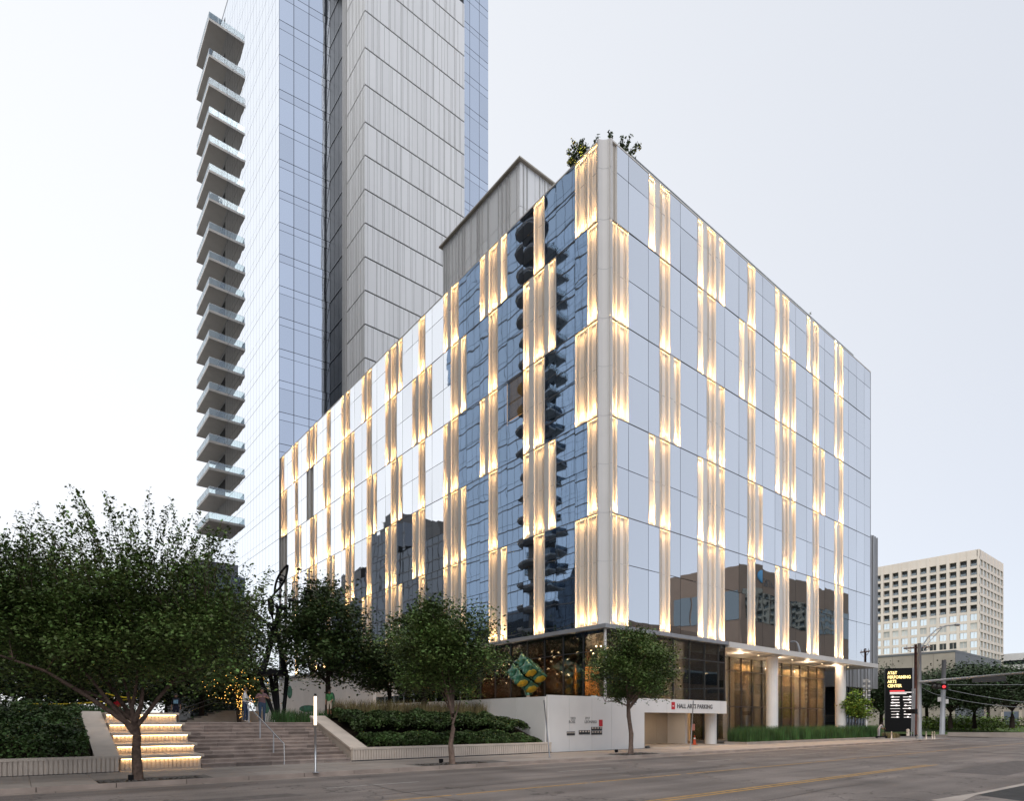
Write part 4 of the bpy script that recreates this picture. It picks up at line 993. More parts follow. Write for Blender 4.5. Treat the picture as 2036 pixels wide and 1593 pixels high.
# cone
q = at_y(1381, 1475, 1.0); q.z = .15; cn = thing('traffic_cone', 'orange traffic cone in the parking entrance', 'cone', tuple(q))
MB().box(q.x - .17, q.x + .17, q.y - .17, q.y + .17, .145, .18).build('base', M['orange'], cn); MB().tube([q + Vector((0, 0, .03)), q + Vector((0, 0, .72))], [.125, .03], 12).build('body', M['orange'], cn, True); MB().tube([q + Vector((0, 0, .42)), q + Vector((0, 0, .54))], [.082, .062], 12).build('band', M['white'], cn, True)
# parking drive lit edge line
MB().box(4.2, 12.8, .3, .42, .146, .152).build('drive_edge_line', M['yellow_line'], road)
b = MB().ball((4.15, -.05, .17), .22, 8, 5, (1, .7, .5)); o = b.build('boulder', M['metal_dark'], smooth=True); o['label'] = 'dark rounded guard stone at the end of the white sign wall'; o['category'] = 'stone'
# pylon sign
PT = 85; pa, pb_ = at(1760, 1453, PT), at(1814, 1453, PT - 1.2); zt = at(1760, 1330, PT).z
py = thing('pylon_sign', 'tall black pylon sign of the arts centre with gold lettering', 'sign', tuple(pa))
dv = (pb_ - pa); dv.z = 0; L = dv.length; dn = dv.normalized(); nr_ = Vector((dn.y, -dn.x, 0)); yaw = math.atan2(dn.y, dn.x)
def pq(s, z, d): v = pa + dn * s + nr_ * d; return (v.x, v.y, z)
MB().hexa([pq(0, .5, 0), pq(L, .5, 0), pq(L, .5, -.5), pq(0, .5, -.5), pq(0, zt, 0), pq(L, zt, 0), pq(L, zt, -.5), pq(0, zt, -.5)]).build('body', M['black'], py)
MB().hexa([pq(L, .5, 0), pq(L + .4, .5, -.1), pq(L + .4, .5, -.5), pq(L, .5, -.5), pq(L, zt, 0), pq(L + .4, zt, -.1), pq(L + .4, zt, -.5), pq(L, zt, -.5)]).build('edge', M['metal'], py)
H = zt - .7; rot = (R(90), 0, yaw)
for k, s in enumerate(('AT&T', 'PERFORMING', 'ARTS', 'CENTER')):
    text('lettering', s, .60, pq(.28, zt - .85 - k * .60, .01), rot, M['gold_text'], py, .02, bold=.010, sx=.76)
def bar(s, z, w, h, m, n='sponsor_mark'): MB().hexa([pq(s, z, .012), pq(s + w, z, .012), pq(s + w, z, .0), pq(s, z, .0), pq(s, z + h, .012), pq(s + w, z + h, .012), pq(s + w, z + h, 0), pq(s, z + h, 0)]).build(n, m, py)
bar(.55, zt - 3.25, 1.75, .16, M['sign_red']); bar(.55, zt - 3.42, 2.8, .09, M['sign_white']); bar(.55, zt - 3.60, 2.0, .08, M['sign_white'])
r_ = random.Random(9)
for k in range(8):
    z = zt - 4.05 - k * .40
    for s in (.55, 2.05):
        w = r_.uniform(.9, 1.25); bar(s + (1.3 - w) / 2, z, w, r_.choice((.05, .07, .11)), M['sign_white'])
        if r_.random() < .6: bar(s + r_.uniform(.1, .9), z - .03, .2, .2, M['sign_white'])
# traffic signal pole with mast arm
TP = 58; o, q, top = pole('traffic_signal', 'grey signal pole with a long mast arm over the road', 'traffic signal', 1828, 1469, TP, (1828, 1280), .2, M['metal_grey'])
MB().tube([at(1828, 1357, TP), at(2110, 1332, 43.5)], [.13, .07], 8).build('mast_arm', M['metal_grey'], o, True)
MB().tube([at(1830, 1290, TP), at(1845, 1268, TP), at(1862, 1252, TP), at(1880, 1245, TP), at(1898, 1243, TP)], .06, 6).build('lamp_arm', M['metal_grey'], o, True)
MB().tube([at(1835, 1292, TP), at(1852, 1272, TP), at(1872, 1250, TP)], .03, 6).build('lamp_brace', M['metal_grey'], o, True)
a = at(1903, 1243, TP); MB().ball(a, .35, 8, 5, (1.2, .7, .35)).build('lamp_head', M['metal_grey'], o, True)
a = at(1866, 1367, 55.5); hd = MB().hexa([a + Vector(v) for v in ((-.25, -.7, -.2), (.25, -.7, -.3), (.25, .5, -.1), (-.25, .5, 0), (-.25, -.7, .25), (.25, -.7, .15), (.25, .5, .35), (-.25, .5, .45))]).build('signal_head', M['black'], o)
for k in range(3): MB().ball(a + Vector((-.27, -.5 + .37 * k, .0 + .06 * k)), .15, 8, 5, (.3, 1, 1)).build('signal_lens', (M['sign_red'], M['metal_dark'], M['metal_dark'])[k], hd)
a = at(1966, 1343, 49); MB().box(a.x - .05, a.x + .05, a.y - 1.1, a.y + 1.1, a.z - .55, a.z - .15).build('street_sign', M['metal_dark'], o)
a = at(1815, 1416, TP - .3); MB().box(a.x - .3, a.x + .3, a.y - .3, a.y + .5, a.z - .2, a.z + .25).build('walk_signal', M['black'], o)
MB().tube([q + Vector((0, 0, -.05)), q + Vector((0, 0, .25))], [.32, .26], 10).build('base', M['metal_grey'], o)
# utility poles
o, q, top = pole('utility_pole', 'brown wooden utility pole with a crossarm behind the signal pole', 'utility pole', 1820.5, 1462, 66, (1820.5, 1282), .17, mat('pole_wood', (.10, .045, .035), .9, 0, .2, .3, 4))
c0, c1 = at(1797, 1290, 66), at(1851, 1287, 66); MB().tube([c0, c1], .09, 4).build('crossarm', M['bark'], o)
for s in (.1, .35, .65, .9): p_ = c0.lerp(c1, s); MB().tube([p_, p_ + Vector((0, 0, .3))], [.06, .04], 6).build('insulator', M['metal'], o)
for a_, b_ in (((1800, 1291), (1811, 1297)), ((1848, 1290), (1833, 1298))): MB().tube([at(*a_, 66), at(*b_, 66)], .035, 4).build('brace', M['metal_grey'], o)
for px in (1812, 1817): MB().tube([at(px, 1465, 65), at(px + 2, 1370, 65)], .06, 6).build('conduit', M['metal_grey'], o)
o, q, top = pole('utility_pole', 'plain grey concrete pole on the lawn right of the signal pole', 'utility pole', 1873, 1463, 76, (1877, 1313), .30, M['metal_grey'])
for y, dx in ((1391, -8), (1395, 6)): a = at(1876 + dx, y, 76); MB().box(a.x - .2, a.x + .2, a.y - .15, a.y + .15, a.z - .3, a.z + .25).build('camera_box', M['white'], o)
MB().tube([at(1876, 1393, 76), at(1868, 1391, 76)], .05, 5).build('bracket', M['metal_grey'], o)
MB().box(q.x - .5, q.x + .5, q.y - .5, q.y + .5, q.z - .3, q.z + .1).build('base', M['concrete'], o)
wq_ = [((1877, 1362, 76), (2250, 1358, 70), 2), ((1877, 1386, 76), (2250, 1390, 70), 20), ((1832, 1367, 58), (1880, 1384, 76), 4), ((1835, 1360, 58), (2250, 1398, 66), 16)]
for i, (a_, b_, sag) in enumerate(wq_):
    A, B_ = at(*a_), at(*b_); pts = [A.lerp(B_, k / 14) - Vector((0, 0, sag * .06 * (1 - (2 * k / 14 - 1) ** 2))) for k in range(15)]
    w_ = MB().tube(pts, .022, 4).build('overhead_wire', M['metal_grey']); w_['label'] = ('topmost straight', 'deeply sagging lowest', 'short steep', 'second sagging')[i] + ' overhead wire right of the signal pole'; w_['category'] = 'wire'; w_['group'] = 'overhead wires'
# banner pole
o, q, top = pole('banner_pole', 'white lamp pole with slatted banners past the hotel columns', 'lamp post', 1722.5, 1464, 64, (1722.5, 1350), .09, M['white'])
for dx in (-6.5, 3.5):
    for k in range(9):
        a = at(1722.5 + dx, 1354 + k * 4.6, 64); c = at(1722.5 + dx + 4, 1354 + k * 4.6, 64); MB().box(min(a.x, c.x), max(a.x, c.x), min(a.y, c.y) - .02, max(a.y, c.y) + .02, a.z - .17, a.z).build('banner_slat', M['white'] if k % 2 == 0 else M['metal_grey'], o)
MB().tube([at(1715, 1353, 64), at(1727, 1353, 64)], .04, 5).build('bracket', M['white'], o)
# bollards, hydrant
for i, px in enumerate((1772.5, 1841.5, 1853.5, 1858)):
    q = at(px, 1471, 59 + i * .4); o = thing('bollard', ('pale slim bollard left of the signal pole', 'pale slim bollard just right of the signal pole', 'pale slim bollard, left one of the close pair', 'pale slim bollard, right one of the close pair')[i], 'bollard', tuple(q), 'pale bollards at the corner')
    MB().tube([q, q + Vector((0, 0, .7))], [.07, .06], 8).build('post', M['lime'], o, True); MB().tube([q + Vector((0, 0, .7)), q + Vector((0, 0, .76))], [.06, .02], 8).build('cap', M['lime'], o)
q = at(1805, 1464, 62); o = thing('fire_hydrant', 'pale fire hydrant on the corner grass', 'hydrant', tuple(q))
MB().tube([q, q + Vector((0, 0, .5)), q + Vector((0, 0, .62)), q + Vector((0, 0, .72))], [.15, .15, .17, .05], 10).build('barrel', M['lime'], o, True); MB().tube([q + Vector((-.2, 0, .42)), q + Vector((.2, 0, .42))], .07, 8).build('nozzle', M['lime'], o)
# low kerb walls and railing at the far corner
a, c = at(1884, 1462, 74), at(2140, 1456, 66); lw = MB(); d = (c - a); d.z = 0; nn_ = Vector((-d.y, d.x, 0)).normalized() * .5
lw.hexa([(a.x, a.y, .1), (c.x, c.y, .1), (c.x + nn_.x, c.y + nn_.y, .1), (a.x + nn_.x, a.y + nn_.y, .1), (a.x, a.y, .6), (c.x, c.y, .7), (c.x + nn_.x, c.y + nn_.y, .7), (a.x + nn_.x, a.y + nn_.y, .6)])
o = lw.build('low_wall', M['concrete']); o['label'] = 'long low concrete kerb wall along the far street corner'; o['category'] = 'wall'
fn = thing('railing', 'thin dark railing below the oaks at the far right', 'railing', tuple(at(1860, 1450, 110)))
A, B_ = at(1850, 1447, 112), at(2100, 1447, 100)
for dz in (1.0, .2): MB().tube([A + Vector((0, 0, dz)), B_ + Vector((0, 0, dz))], .04, 4).build('rail', M['metal_dark'], fn)
for k in range(60): p_ = A.lerp(B_, k / 59); MB().tube([p_, p_ + Vector((0, 0, 1.0))], .025, 4).build('baluster', M['metal_dark'], fn)
# ------------------------------------------------------------------ sculptures
cs = thing('cube_sculpture', 'green and gold sculpture of pillowy cubes balanced on one corner on the terrace', 'sculpture', tuple(at(1050, 1390, 41.5)))
cen = at(1047, 1341, 41.5); gmat = mat('teal_enamel', (.035, .12, .07), .25, .3, .6, .3, 1.2); gold = mat('gold_enamel', (.42, .28, .02), .3, .5, .6, .2, 4)
RM = (Matrix.Rotation(R(32), 3, 'Z') @ Matrix.Rotation(R(-48), 3, 'X') @ Matrix.Rotation(R(38), 3, 'Y'))
def pillow(n=8, r=.62):
    """cube with pinched corners and puffed faces"""
    bm = bmesh.new(); bmesh.ops.create_cube(bm, size=2); bmesh.ops.subdivide_edges(bm, edges=bm.edges[:], cuts=5, use_grid_fill=True)
    for v in bm.verts:
        x, y, z = v.co; c = abs(x * y * z)
        m_ = sorted((abs(x), abs(y), abs(z))); e = m_[1]               # 1 on edges, 0 at face centres
        f = 1 + .16 * (1 - e) - .10 * e * (1 - m_[0]) + .12 * m_[0]
        v.co = v.co * f * r
    me = bpy.data.meshes.new('pillow_block'); bm.to_mesh(me); bm.free(); me.materials.append(gmat); me.polygons.foreach_set('use_smooth', [True] * len(me.polygons)); return me
GAX = max(((a, e) for a in range(3) for e in (-1, 1)), key=lambda q: (RM @ Vector([q[1] if k == q[0] else 0 for k in range(3)])).dot(Vector((-.45, -.85, -.35))))
pmesh = pillow(); gp = MB().ball((0, 0, 0), .70, 14, 8, (1, .66, .22)).mesh('gold_patch', gold, True)
for i in (-1, 1):
    for j in (-1, 1):
        for k in (-1, 1):
            p_ = cen + RM @ Vector((i, j, k)) * .45
            o = put('pillow_block', pmesh, cs, tuple(p_), RM.to_euler()); o.scale = (.6, .6, .6)
            tc = (CAM - p_).normalized()
            ax, e = GAX; v = Vector((0, 0, 0)); v[ax] = e * .62; dn_ = RM.transposed() @ Vector((.25, -.2, -1)); dn_[ax] = 0; dn_.normalize()
            zax = Vector([1.0 * e if a == ax else 0 for a in range(3)]); yax = dn_; xax = yax.cross(zax)
            g = put('gold_patch', gp, o, (0, 0, 0)); g.location = v + dn_ * .20; g.rotation_euler = Matrix((xax, yax, zax)).transposed().to_euler()
b_ = at(1050, 1392, 41.5); MB().tube([Vector((b_.x, b_.y, 3.15)), Vector((b_.x, b_.y, 3.75))], .12, 10).build('pedestal', M['lime'], cs, True)
MB().tube([Vector((b_.x, b_.y, 3.7)), cen - Vector((0, 0, .85))], [.16, .3], 10).build('stem', gmat, cs, True)
# tall black sculpture
ST = 36; bs = thing('eye_sculpture', 'tall black steel sculpture with open eye-shaped leaves beside the stairs', 'sculpture', tuple(at(556, 1432, ST)))
dirX = Vector((.7759, -.631, 0)); fwd = Vector((.6309, .7759, 0))
def sp(px, py, d=0): return at(px, py, ST) + fwd * d
for (x0, x1, d) in ((519, 549, -.3), (533, 551, .35), (553, 556, -.4), (567, 562, .3)): MB().tube([sp(x1, 1432, d * .3), sp(x0, 1342, d)], [.10, .13], 8).build('leg', M['black'], bs, True)
MB().prism([(sp(543, 1340).x + .85 * math.cos(k * math.pi / 8), sp(543, 1340).y + .85 * math.sin(k * math.pi / 8)) for k in range(16)], sp(543, 1344).z, sp(543, 1334).z).build('collar', M['black'], bs)
for pts, r in (([(523, 1336), (533, 1290), (546, 1250), (541, 1215), (537, 1194)], .17), ([(565, 1336), (556, 1290), (548, 1250), (556, 1215), (560, 1205)], .16), ([(545, 1262), (530, 1240), (515, 1225), (495, 1215)], .08), ([(548, 1250), (520, 1232), (480, 1222)], .05)):
    MB().tube([sp(x, y, .15 * math.sin(i * 1.7)) for i, (x, y) in enumerate(pts)], r, 8).build('trunk_tube', M['black'], bs, True)
MB().ball(sp(536, 1194), .14, 8, 6).build('hub', M['black'], bs, True)
def leafring(p0, p1, w, name='eye_leaf'):
    p0, p1 = Vector((p0[0], p0[1])), Vector((p1[0], p1[1])); d = p1 - p0; n_ = Vector((-d.y, d.x)).normalized(); b = MB()
    for s in (-1, 1):
        b.tube([sp(*(p0 + d * t + n_ * s * w * math.sin(math.pi * t) ** .9)) for t in np.linspace(.0, 1, 12)], .065, 6)
    for t in (.36, .60): 
        c = p0 + d * t; ww = w * math.sin(math.pi * t); b.tube([sp(*(c - n_ * ww)), sp(*(c + d * (.03 if t < .5 else .03))), sp(*(c + n_ * ww))], .04, 6)
    o = b.build(name, M['black'], bs, True); c = p0 + d * .48; MB().ball(sp(*c), .13, 8, 6, (1, 1, 1)).build('pupil', M['black'], o, True)
leafring((546, 1180), (572, 1124), 7); leafring((548, 1204), (588, 1244), 6)
MB().tube([sp(536, 1194), sp(546, 1180)], .05, 6).build('stem', M['black'], bs, True); MB().tube([sp(536, 1194), sp(550, 1206)], .05, 6).build('stem', M['black'], bs, True)
for x, y in ((520, 1173), (523, 1200), (556, 1186)): o = MB().tube([sp(536, 1194), sp((x + 536) / 2, (y + 1194) / 2 - 1), sp(x, y)], .02, 5).build('stalk', M['black'], bs); MB().ball(sp(x, y), .14, 8, 6).build('knob', M['black'], o, True)
MB().tube([sp(536, 1194), sp(505, 1195), sp(470, 1194)], .045, 6).build('arm', M['black'], bs)
zz = [(556, 1207), (575, 1211), (577, 1193), (593, 1198), (607, 1195), (608, 1175), (622, 1178)]
MB().tube([sp(*p_) for p_ in zz], .11, 4).build('zigzag_arm', M['black'], bs)
# yellow barrier tape
for i, (a_, b_, s, lab) in enumerate((((40, 1399, 30), (208, 1396, 34), 6, 'yellow barrier tape stretched low behind the left hedge'), ((212, 1381, 33), (272, 1389, 33), 4, 'yellow barrier tape tied high by the child in red'), ((236, 1394, 36), (272, 1390, 33), 1, 'short yellow barrier tape at the child in red'))):
    A, B_ = at(*a_), at(*b_); bq = MB()
    for k in range(10):
        f0_, f1_ = k / 10, (k + 1) / 10; s0, s1 = [s * .02 * (1 - (2 * f - 1) ** 2) for f in (f0_, f1_)]; P0, P1 = A.lerp(B_, f0_) - Vector((0, 0, s0)), A.lerp(B_, f1_) - Vector((0, 0, s1)); bq.quad(P0, P1, P1 + Vector((0, .002, .07)), P0 + Vector((0, .002, .07)))
    o = bq.build('barrier_tape', M['tape']); o['label'] = lab; o['category'] = 'tape'; o['group'] = 'barrier tapes'
q = at(210, 1420, 33); o = thing('tape_stake', 'short stake holding the yellow tape beside the seating steps', 'stake', tuple(q)); MB().tube([q - Vector((0, 0, .4)), at(211, 1378, 33)], .03, 6).build('stake', M['tape'], o); MB().ball(at(211, 1378, 33), .04, 6, 4).build('cap', M['black'], o)
# ------------------------------------------------------------------ trees
def tree(name, label, base, crown, rad, n, ls, m, seed, tr=.13, fork=None, limbs=6, nclump=70, shoots=0, bark='bark', trunk_pts=None, group=None, csize=.30, flat=.5, low=-.75, extra_limbs=(), lobes=None, shoot_len=(.21, .42)):
    """tapered trunk with limbs; leaves in clumps through an uneven crown, optional upright shoots"""
    rg = np.random.default_rng(seed); base = Vector(base); C = np.array(crown); Rr = np.array(rad)
    t = thing(name, label, 'tree', tuple(base), group)
    pts = []
    lobes = lobes or [(crown, rad, 1.0)]; lw = np.cumsum([l[2] for l in lobes]); lw = lw / lw[-1]
    while len(pts) < nclump:
        li = int(np.searchsorted(lw, rg.random())); C = np.array(lobes[li][0]); Rr = np.array(lobes[li][1])
        d = rg.normal(size=3); d /= np.linalg.norm(d); r = rg.random() ** .42
        if d[2] * r < low: continue
        wob = 1 + .22 * math.sin(3 * math.atan2(d[1], d[0]) + seed) * (1 - abs(d[2])) + rg.normal() * .08
        pts.append(C + d * r * Rr * wob)
    pts = np.array(pts)
    fk = Vector(fork) if fork is not None else base.lerp(Vector(crown), .45)
    b = MB(); tp = [base - Vector((0, 0, .1))] + ([Vector(p) for p in trunk_pts] if trunk_pts else [base.lerp(fk, .5) + Vector((rg.normal() * .05, rg.normal() * .05, 0))]) + [fk]
    rr = [tr * 1.25] + list(np.linspace(tr, tr * .82, len(tp) - 1)); b.tube(tp, rr, 10)
    joints = []
    order = rg.permutation(len(pts))
    for i in order[:limbs]:
        e = Vector(pts[i]); s = fk if rg.random() < .7 else fk.lerp(base, .12)
        mid = s.lerp(e, .5) + Vector((rg.normal() * .12, rg.normal() * .12, .18 * (e - s).length * .5))
        r0 = tr * rg.uniform(.45, .7); q = [s, s.lerp(mid, .55) + Vector((0, 0, .05)), mid, e]; b.tube(q, [r0, r0 * .8, r0 * .55, r0 * .15], 7)
        joints += [q[1].lerp(q[2], k) for k in (0, .5)] + [q[2].lerp(q[3], k) for k in (0, .35, .7)]
    for pl, r0 in extra_limbs:
        b.tube([Vector(p) for p in pl], list(np.linspace(r0, r0 * .35, len(pl))), 8); joints.append(Vector(pl[-1]))
    jn = np.array(joints)
    for i in order[limbs:]:
        e = pts[i]; j = jn[np.argmin(((jn - e) ** 2).sum(1) + (jn[:, 2] > e[2]) * 2.0)]
        s = Vector(j); ev = Vector(e); r0 = tr * .16; b.tube([s, s.lerp(ev, .5) + Vector((rg.normal() * .1, rg.normal() * .1, .08)), ev], [r0, r0 * .6, r0 * .25], 4, False)
    cr = csize * float(np.mean(rad)); per = n // nclump; L = []
    for p in pts:
        k = int(per * rg.uniform(.6, 1.4)); d = rg.normal(size=(k, 3)) * np.array([cr, cr, cr * .6]) * rg.uniform(.6, 1.2); L.append(p + d)
    ax = None; L = np.concatenate(L)
    V, F = leaf_quads(L, ls, rg, flat)
    if shoots:
        SV = []; SA = []
        for k in range(shoots):
            d = rg.normal(size=3); d[2] = abs(d[2]) + .5; d /= np.linalg.norm(d); li = int(np.searchsorted(lw, rg.random())); C = np.array(lobes[li][0]); Rr = np.array(lobes[li][1]); s = C + d * Rr * rg.uniform(.78, .97)
            dr = np.array([d[0] * .7 + rg.normal() * .10, d[1] * .7 + rg.normal() * .10, 1.0]); dr /= np.linalg.norm(dr); ln = rg.uniform(*shoot_len) * Rr[2]
            e = s + dr * ln; mid = (s + e) / 2 + np.array([rg.normal() * .05, rg.normal() * .05, .03]); b.tube([Vector(s), Vector(mid), Vector(e)], [tr * .07, tr * .05, tr * .02], 4, False)
            m_ = int(ln * 46); tt = rg.random(m_) ** .8; q = s + (e - s) * tt[:, None] + rg.normal(size=(m_, 3)) * (.055 + .10 * (1 - tt))[:, None]; SV.append(q); SA.append(np.repeat(dr[None] + 0, m_, 0))
        SV = np.concatenate(SV); V2, F2 = leaf_quads(SV, ls * .9, rg, .3, axis=np.concatenate(SA)); F = np.concatenate([F, F2 + len(V)]); V = np.concatenate([V, V2])
    b.build('trunk', M[bark], t, True)
    put('crown', raw_mesh('crown', V, F, m), t)
    return t
# large elm at the left
b0 = at_z(275, 1552, .14); b0.z = .14
def tpt(px, py, dt=0, base=18.15): return at(px, py, base + dt)
fkp = tpt(268, 1436)
tree('elm_tree', 'large spreading elm on the pavement in front of the lit seating steps', b0, tpt(235, 1222), (3.2, 3.0, 2.3), 76000, .06, M['leaf_a'], 3, lobes=[(tpt(275, 1232), (2.4, 2.3, 1.6), 1.0), (tpt(75, 1255), (2.1, 2.1, 1.4), .75), (tpt(405, 1275), (1.6, 1.8, 1.4), .40), (tpt(-20, 1200), (1.5, 1.6, 1.5), .25), (tpt(190, 1318), (3.3, 2.4, .75), .45)], shoot_len=(.65, 1.45), tr=.125, fork=fkp, trunk_pts=[tpt(271, 1500), tpt(272, 1462)], limbs=4, nclump=140, shoots=260, csize=.20, low=-.98, bark='bark_elm',
     extra_limbs=(([tpt(266, 1458), tpt(245, 1430, -.2), tpt(215, 1394, -.4), tpt(180, 1350, -.6), tpt(150, 1320, -.7)], .085), ([fkp, tpt(280, 1405), tpt(283, 1380), tpt(285, 1340)], .09), ([fkp, tpt(262, 1408), tpt(255, 1385, .2), tpt(243, 1340, .4)], .08), ([tpt(262, 1410), tpt(270, 1370), tpt(275, 1320)], .06)))
# middle street tree
b1 = at_z(900, 1520, .14); b1.z = .14
tree('street_tree', 'slim street tree in front of the long planted hedge', b1, at(880, 1305, 25.3), (2.35, 2.1, 2.25), 38000, .066, M['leaf_a'], 5, tr=.105, fork=at(900, 1420, 25.3), trunk_pts=[at(896, 1480, 25.3), at(901, 1450, 25.3)], limbs=8, nclump=90, shoots=16, csize=.2, low=-.6,
     extra_limbs=(([at(900, 1440, 25.3), at(908, 1418, 25.1), at(915, 1395, 25.0)], .05), ([at(900, 1420, 25.3), at(888, 1398, 25.4), at(878, 1375, 25.4)], .05)))
b2 = at_z(1254, 1500, .14); b2.z = .14
tree('street_tree', 'round-headed street tree in front of the white parking wall', b2, at(1262, 1328, 33.2), (2.35, 2.1, 2.0), 38000, .068, M['leaf_a'], 8, tr=.13, fork=at(1249, 1400, 33.2), trunk_pts=[at(1255, 1460, 33.2), at(1250, 1425, 33.2)], limbs=8, nclump=95, shoots=14, csize=.2, low=-.8,
     extra_limbs=(([at(1249, 1405, 33.2), at(1225, 1395, 33.0), at(1203, 1396, 33.0)], .04),))
# oaks on the plaza
def ptree(px, t, pyc, w, h, lab, seed, n=22000, m='leaf_b', ls=.11, tr=.17, name='oak_tree', group='trees on the plaza', shoots=6, base_z=None, nclump=70, low=-.7):
    q = at(px, 1436, t); q.z = PZ if base_z is None else base_z; c = at(px, pyc, t)
    return tree(name, lab, q, c, (w, w * .9, h), n, ls, M[m], seed, tr=tr, fork=q.lerp(c, .55) if c.z > q.z else None, limbs=7, nclump=nclump, shoots=shoots, bark='bark_dark', group=group, csize=.24, low=low)
ptree(652, 37, 1275, 3.1, 3.1, 'dark broad oak between the black sculpture and the hedge', 21, 26000)
ptree(842, 36, 1300, 2.5, 2.5, 'oak behind the slim street tree at the hotel foot', 22, 16000)
ptree(775, 40, 1335, 2.2, 2.0, 'smaller oak between the two plaza oaks', 23, 12000)
ptree(60, 36, 1270, 5.2, 4.6, 'dark tree at the far left edge behind the hedge', 24, 30000, 'leaf_f', .13, shoots=30)
ptree(220, 42, 1290, 5.4, 4.4, 'dark tree behind the large elm trunk', 25, 30000, 'leaf_f', .14, shoots=20)
ptree(400, 46, 1285, 5.2, 4.2, 'dark tree behind the person in the black shirt', 26, 30000, 'leaf_f', .15, shoots=20)
ptree(-70, 44, 1240, 5.6, 5.2, 'dark tree cut by the left edge of the picture', 28, 20000, 'leaf_f', .15, shoots=12)
ptree(130, 60, 1350, 7.5, 3.2, 'low dark tree far behind the left hedge', 29, 20000, 'leaf_f', .2)
ptree(330, 62, 1360, 8.5, 3.0, 'low dark tree far behind the seating steps', 30, 20000, 'leaf_f', .2)
# tree wrapped in small lights
ft = ptree(476, 44, 1355, 2.3, 1.7, 'small tree strung with yellow fairy lights behind the woman in white', 27, 9000, 'leaf_b', .11, .12, 'fairy_light_tree')
rg = np.random.default_rng(4); b = MB(); fq = at(476, 1436, 44)
for k in range(240):
    if k < 90: a = rg.random() * 6.28; z = PZ + .2 + rg.random() * 2.6; p = (fq.x + .15 * math.cos(a), fq.y + .15 * math.sin(a), z)
    else: d = rg.normal(size=3); d /= np.linalg.norm(d); p = np.array(at(468, 1362, 43.2)) + d * np.array([2.3, 2.0, 1.5]) * rg.random() ** .4
    b.ball(p, .022, 4, 3)
o = b.build('fairy_lights', M['fairy'], ft); o['kind'] = 'stuff'
# far right oaks and small tree
def ftree(px, t, pyb, pyc, w, h, lab, seed, m='leaf_f', n=14000, ls=.2, name='live_oak'):
    q = at(px, pyb, t); c = at(px, pyc, t); return tree(name, lab, q, c, (w, w * .9, h), n, ls, M[m], seed, tr=.28, fork=q.lerp(c, .5), limbs=9, nclump=70, bark='bark_dark', group='live oaks on the lawn', csize=.26, low=-.55)
ftree(1890, 92, 1448, 1378, 5.2, 3.0, 'live oak just right of the pylon sign', 41); ftree(1938, 96, 1448, 1372, 6.0, 3.6, 'live oak with forked trunk right of the grey pole', 42)
ftree(2012, 90, 1447, 1370, 5.5, 3.2, 'live oak nearest the right edge', 43); ftree(1842, 104, 1446, 1372, 4.6, 3.2, 'live oak behind the signal pole', 44, n=10000)
ftree(1752, 98, 1446, 1385, 4.0, 4.2, 'live oak behind the left side of the pylon sign', 45, n=10000); ftree(1965, 125, 1446, 1350, 6.0, 3.0, 'tall pale oak behind the row of live oaks', 46, 'leaf_c', 12000)
ftree(2085, 92, 1447, 1372, 5.5, 3.2, 'live oak cut off by the right edge', 47, n=9000)
q = at(1700, 1460, 62); c = at(1700, 1408, 62); tree('young_tree', 'small yellow-green tree right of the lobby columns', q, c, (1.15, 1.1, 1.5), 5000, .12, M['leaf_y'], 51, tr=.06, fork=q.lerp(c, .5), limbs=5, nclump=30, csize=.3)
# rooftop shrubs
def shrub(lab, c, r, n, seed, sh, m='leaf_b'):
    base = Vector(c) - Vector((0, 0, r * 1.3)); t = thing('roof_shrub', lab, 'shrub', tuple(base), 'shrubs on the hotel roof'); rg = np.random.default_rng(seed); b = MB(); L = []
    for k in range(sh):
        d = rg.normal(size=3); d[2] = abs(d[2]) + .8; d /= np.linalg.norm(d); e = Vector(base) + Vector(d * r * rg.uniform(1.2, 2.4)); b.tube([base, base.lerp(e, .5) + Vector((0, 0, .1)), e], [.03, .02, .008], 4, False)
        q = np.array(base) + (np.array(e) - np.array(base)) * (rg.random(n // sh) ** .6)[:, None] + rg.normal(size=(n // sh, 3)) * r * .09; L.append(q)
    b.build('stems', M['bark_dark'], t); V, F = leaf_quads(np.concatenate(L), .085, rg, .2); put('foliage', raw_mesh('foliage', V, F, M[m]), t)
shrub('bushy shrub on the roof left of the corner column', (.5, 2.2, 39.8), .75, 2400, 1, 26); shrub('bushy shrub on the roof right of the corner column', (2.2, .95, 39.85), .85, 3600, 2, 34)
shrub('thin shrub trailing right along the roof edge', (3.3, .9, 39.4), .5, 320, 3, 10); shrub('sparse grassy shrub far along the right roof edge', (27.6, .8, 39.5), .55, 240, 4, 16)
# ------------------------------------------------------------------ hedges, grasses
def hedge(name, label, f, n, ls, m, seed, axis=None, flat=.3, cat='hedge'):
    """f(rg, n) gives leaf centres"""
    rg = np.random.default_rng(seed); V, F = leaf_quads(f(rg, n), ls, rg, flat); o = put(name, raw_mesh(name, V, F, M[m]), None); o['kind'] = 'stuff'; o['label'] = label; o['category'] = cat; return o
def mound(x0, x1, y0, y1, zf, amp=.14, dep=.3):
    def f(rg, n):
        x = rg.uniform(x0, x1, n); y = rg.uniform(y0, y1, n); h = zf(x, y) + amp * (np.sin(x * 2.1 + y) * np.sin(y * 2.7 - x * .7) + .6 * np.sin(x * 5.3) * np.sin(y * 4.1)); z = h - np.abs(rg.normal(size=n)) * dep * .5; return np.stack([x, y, z], 1)
    return f
hedge('hedge', 'dark sloping ground-cover bed left of the lit steps', mound(-40, -26.85, -.75, 5, lambda x, y: 1.15 + .27 * (y + .7) - .5 * np.exp(-(y + .75) * 3)), 52000, .07, 'leaf_c', 61)
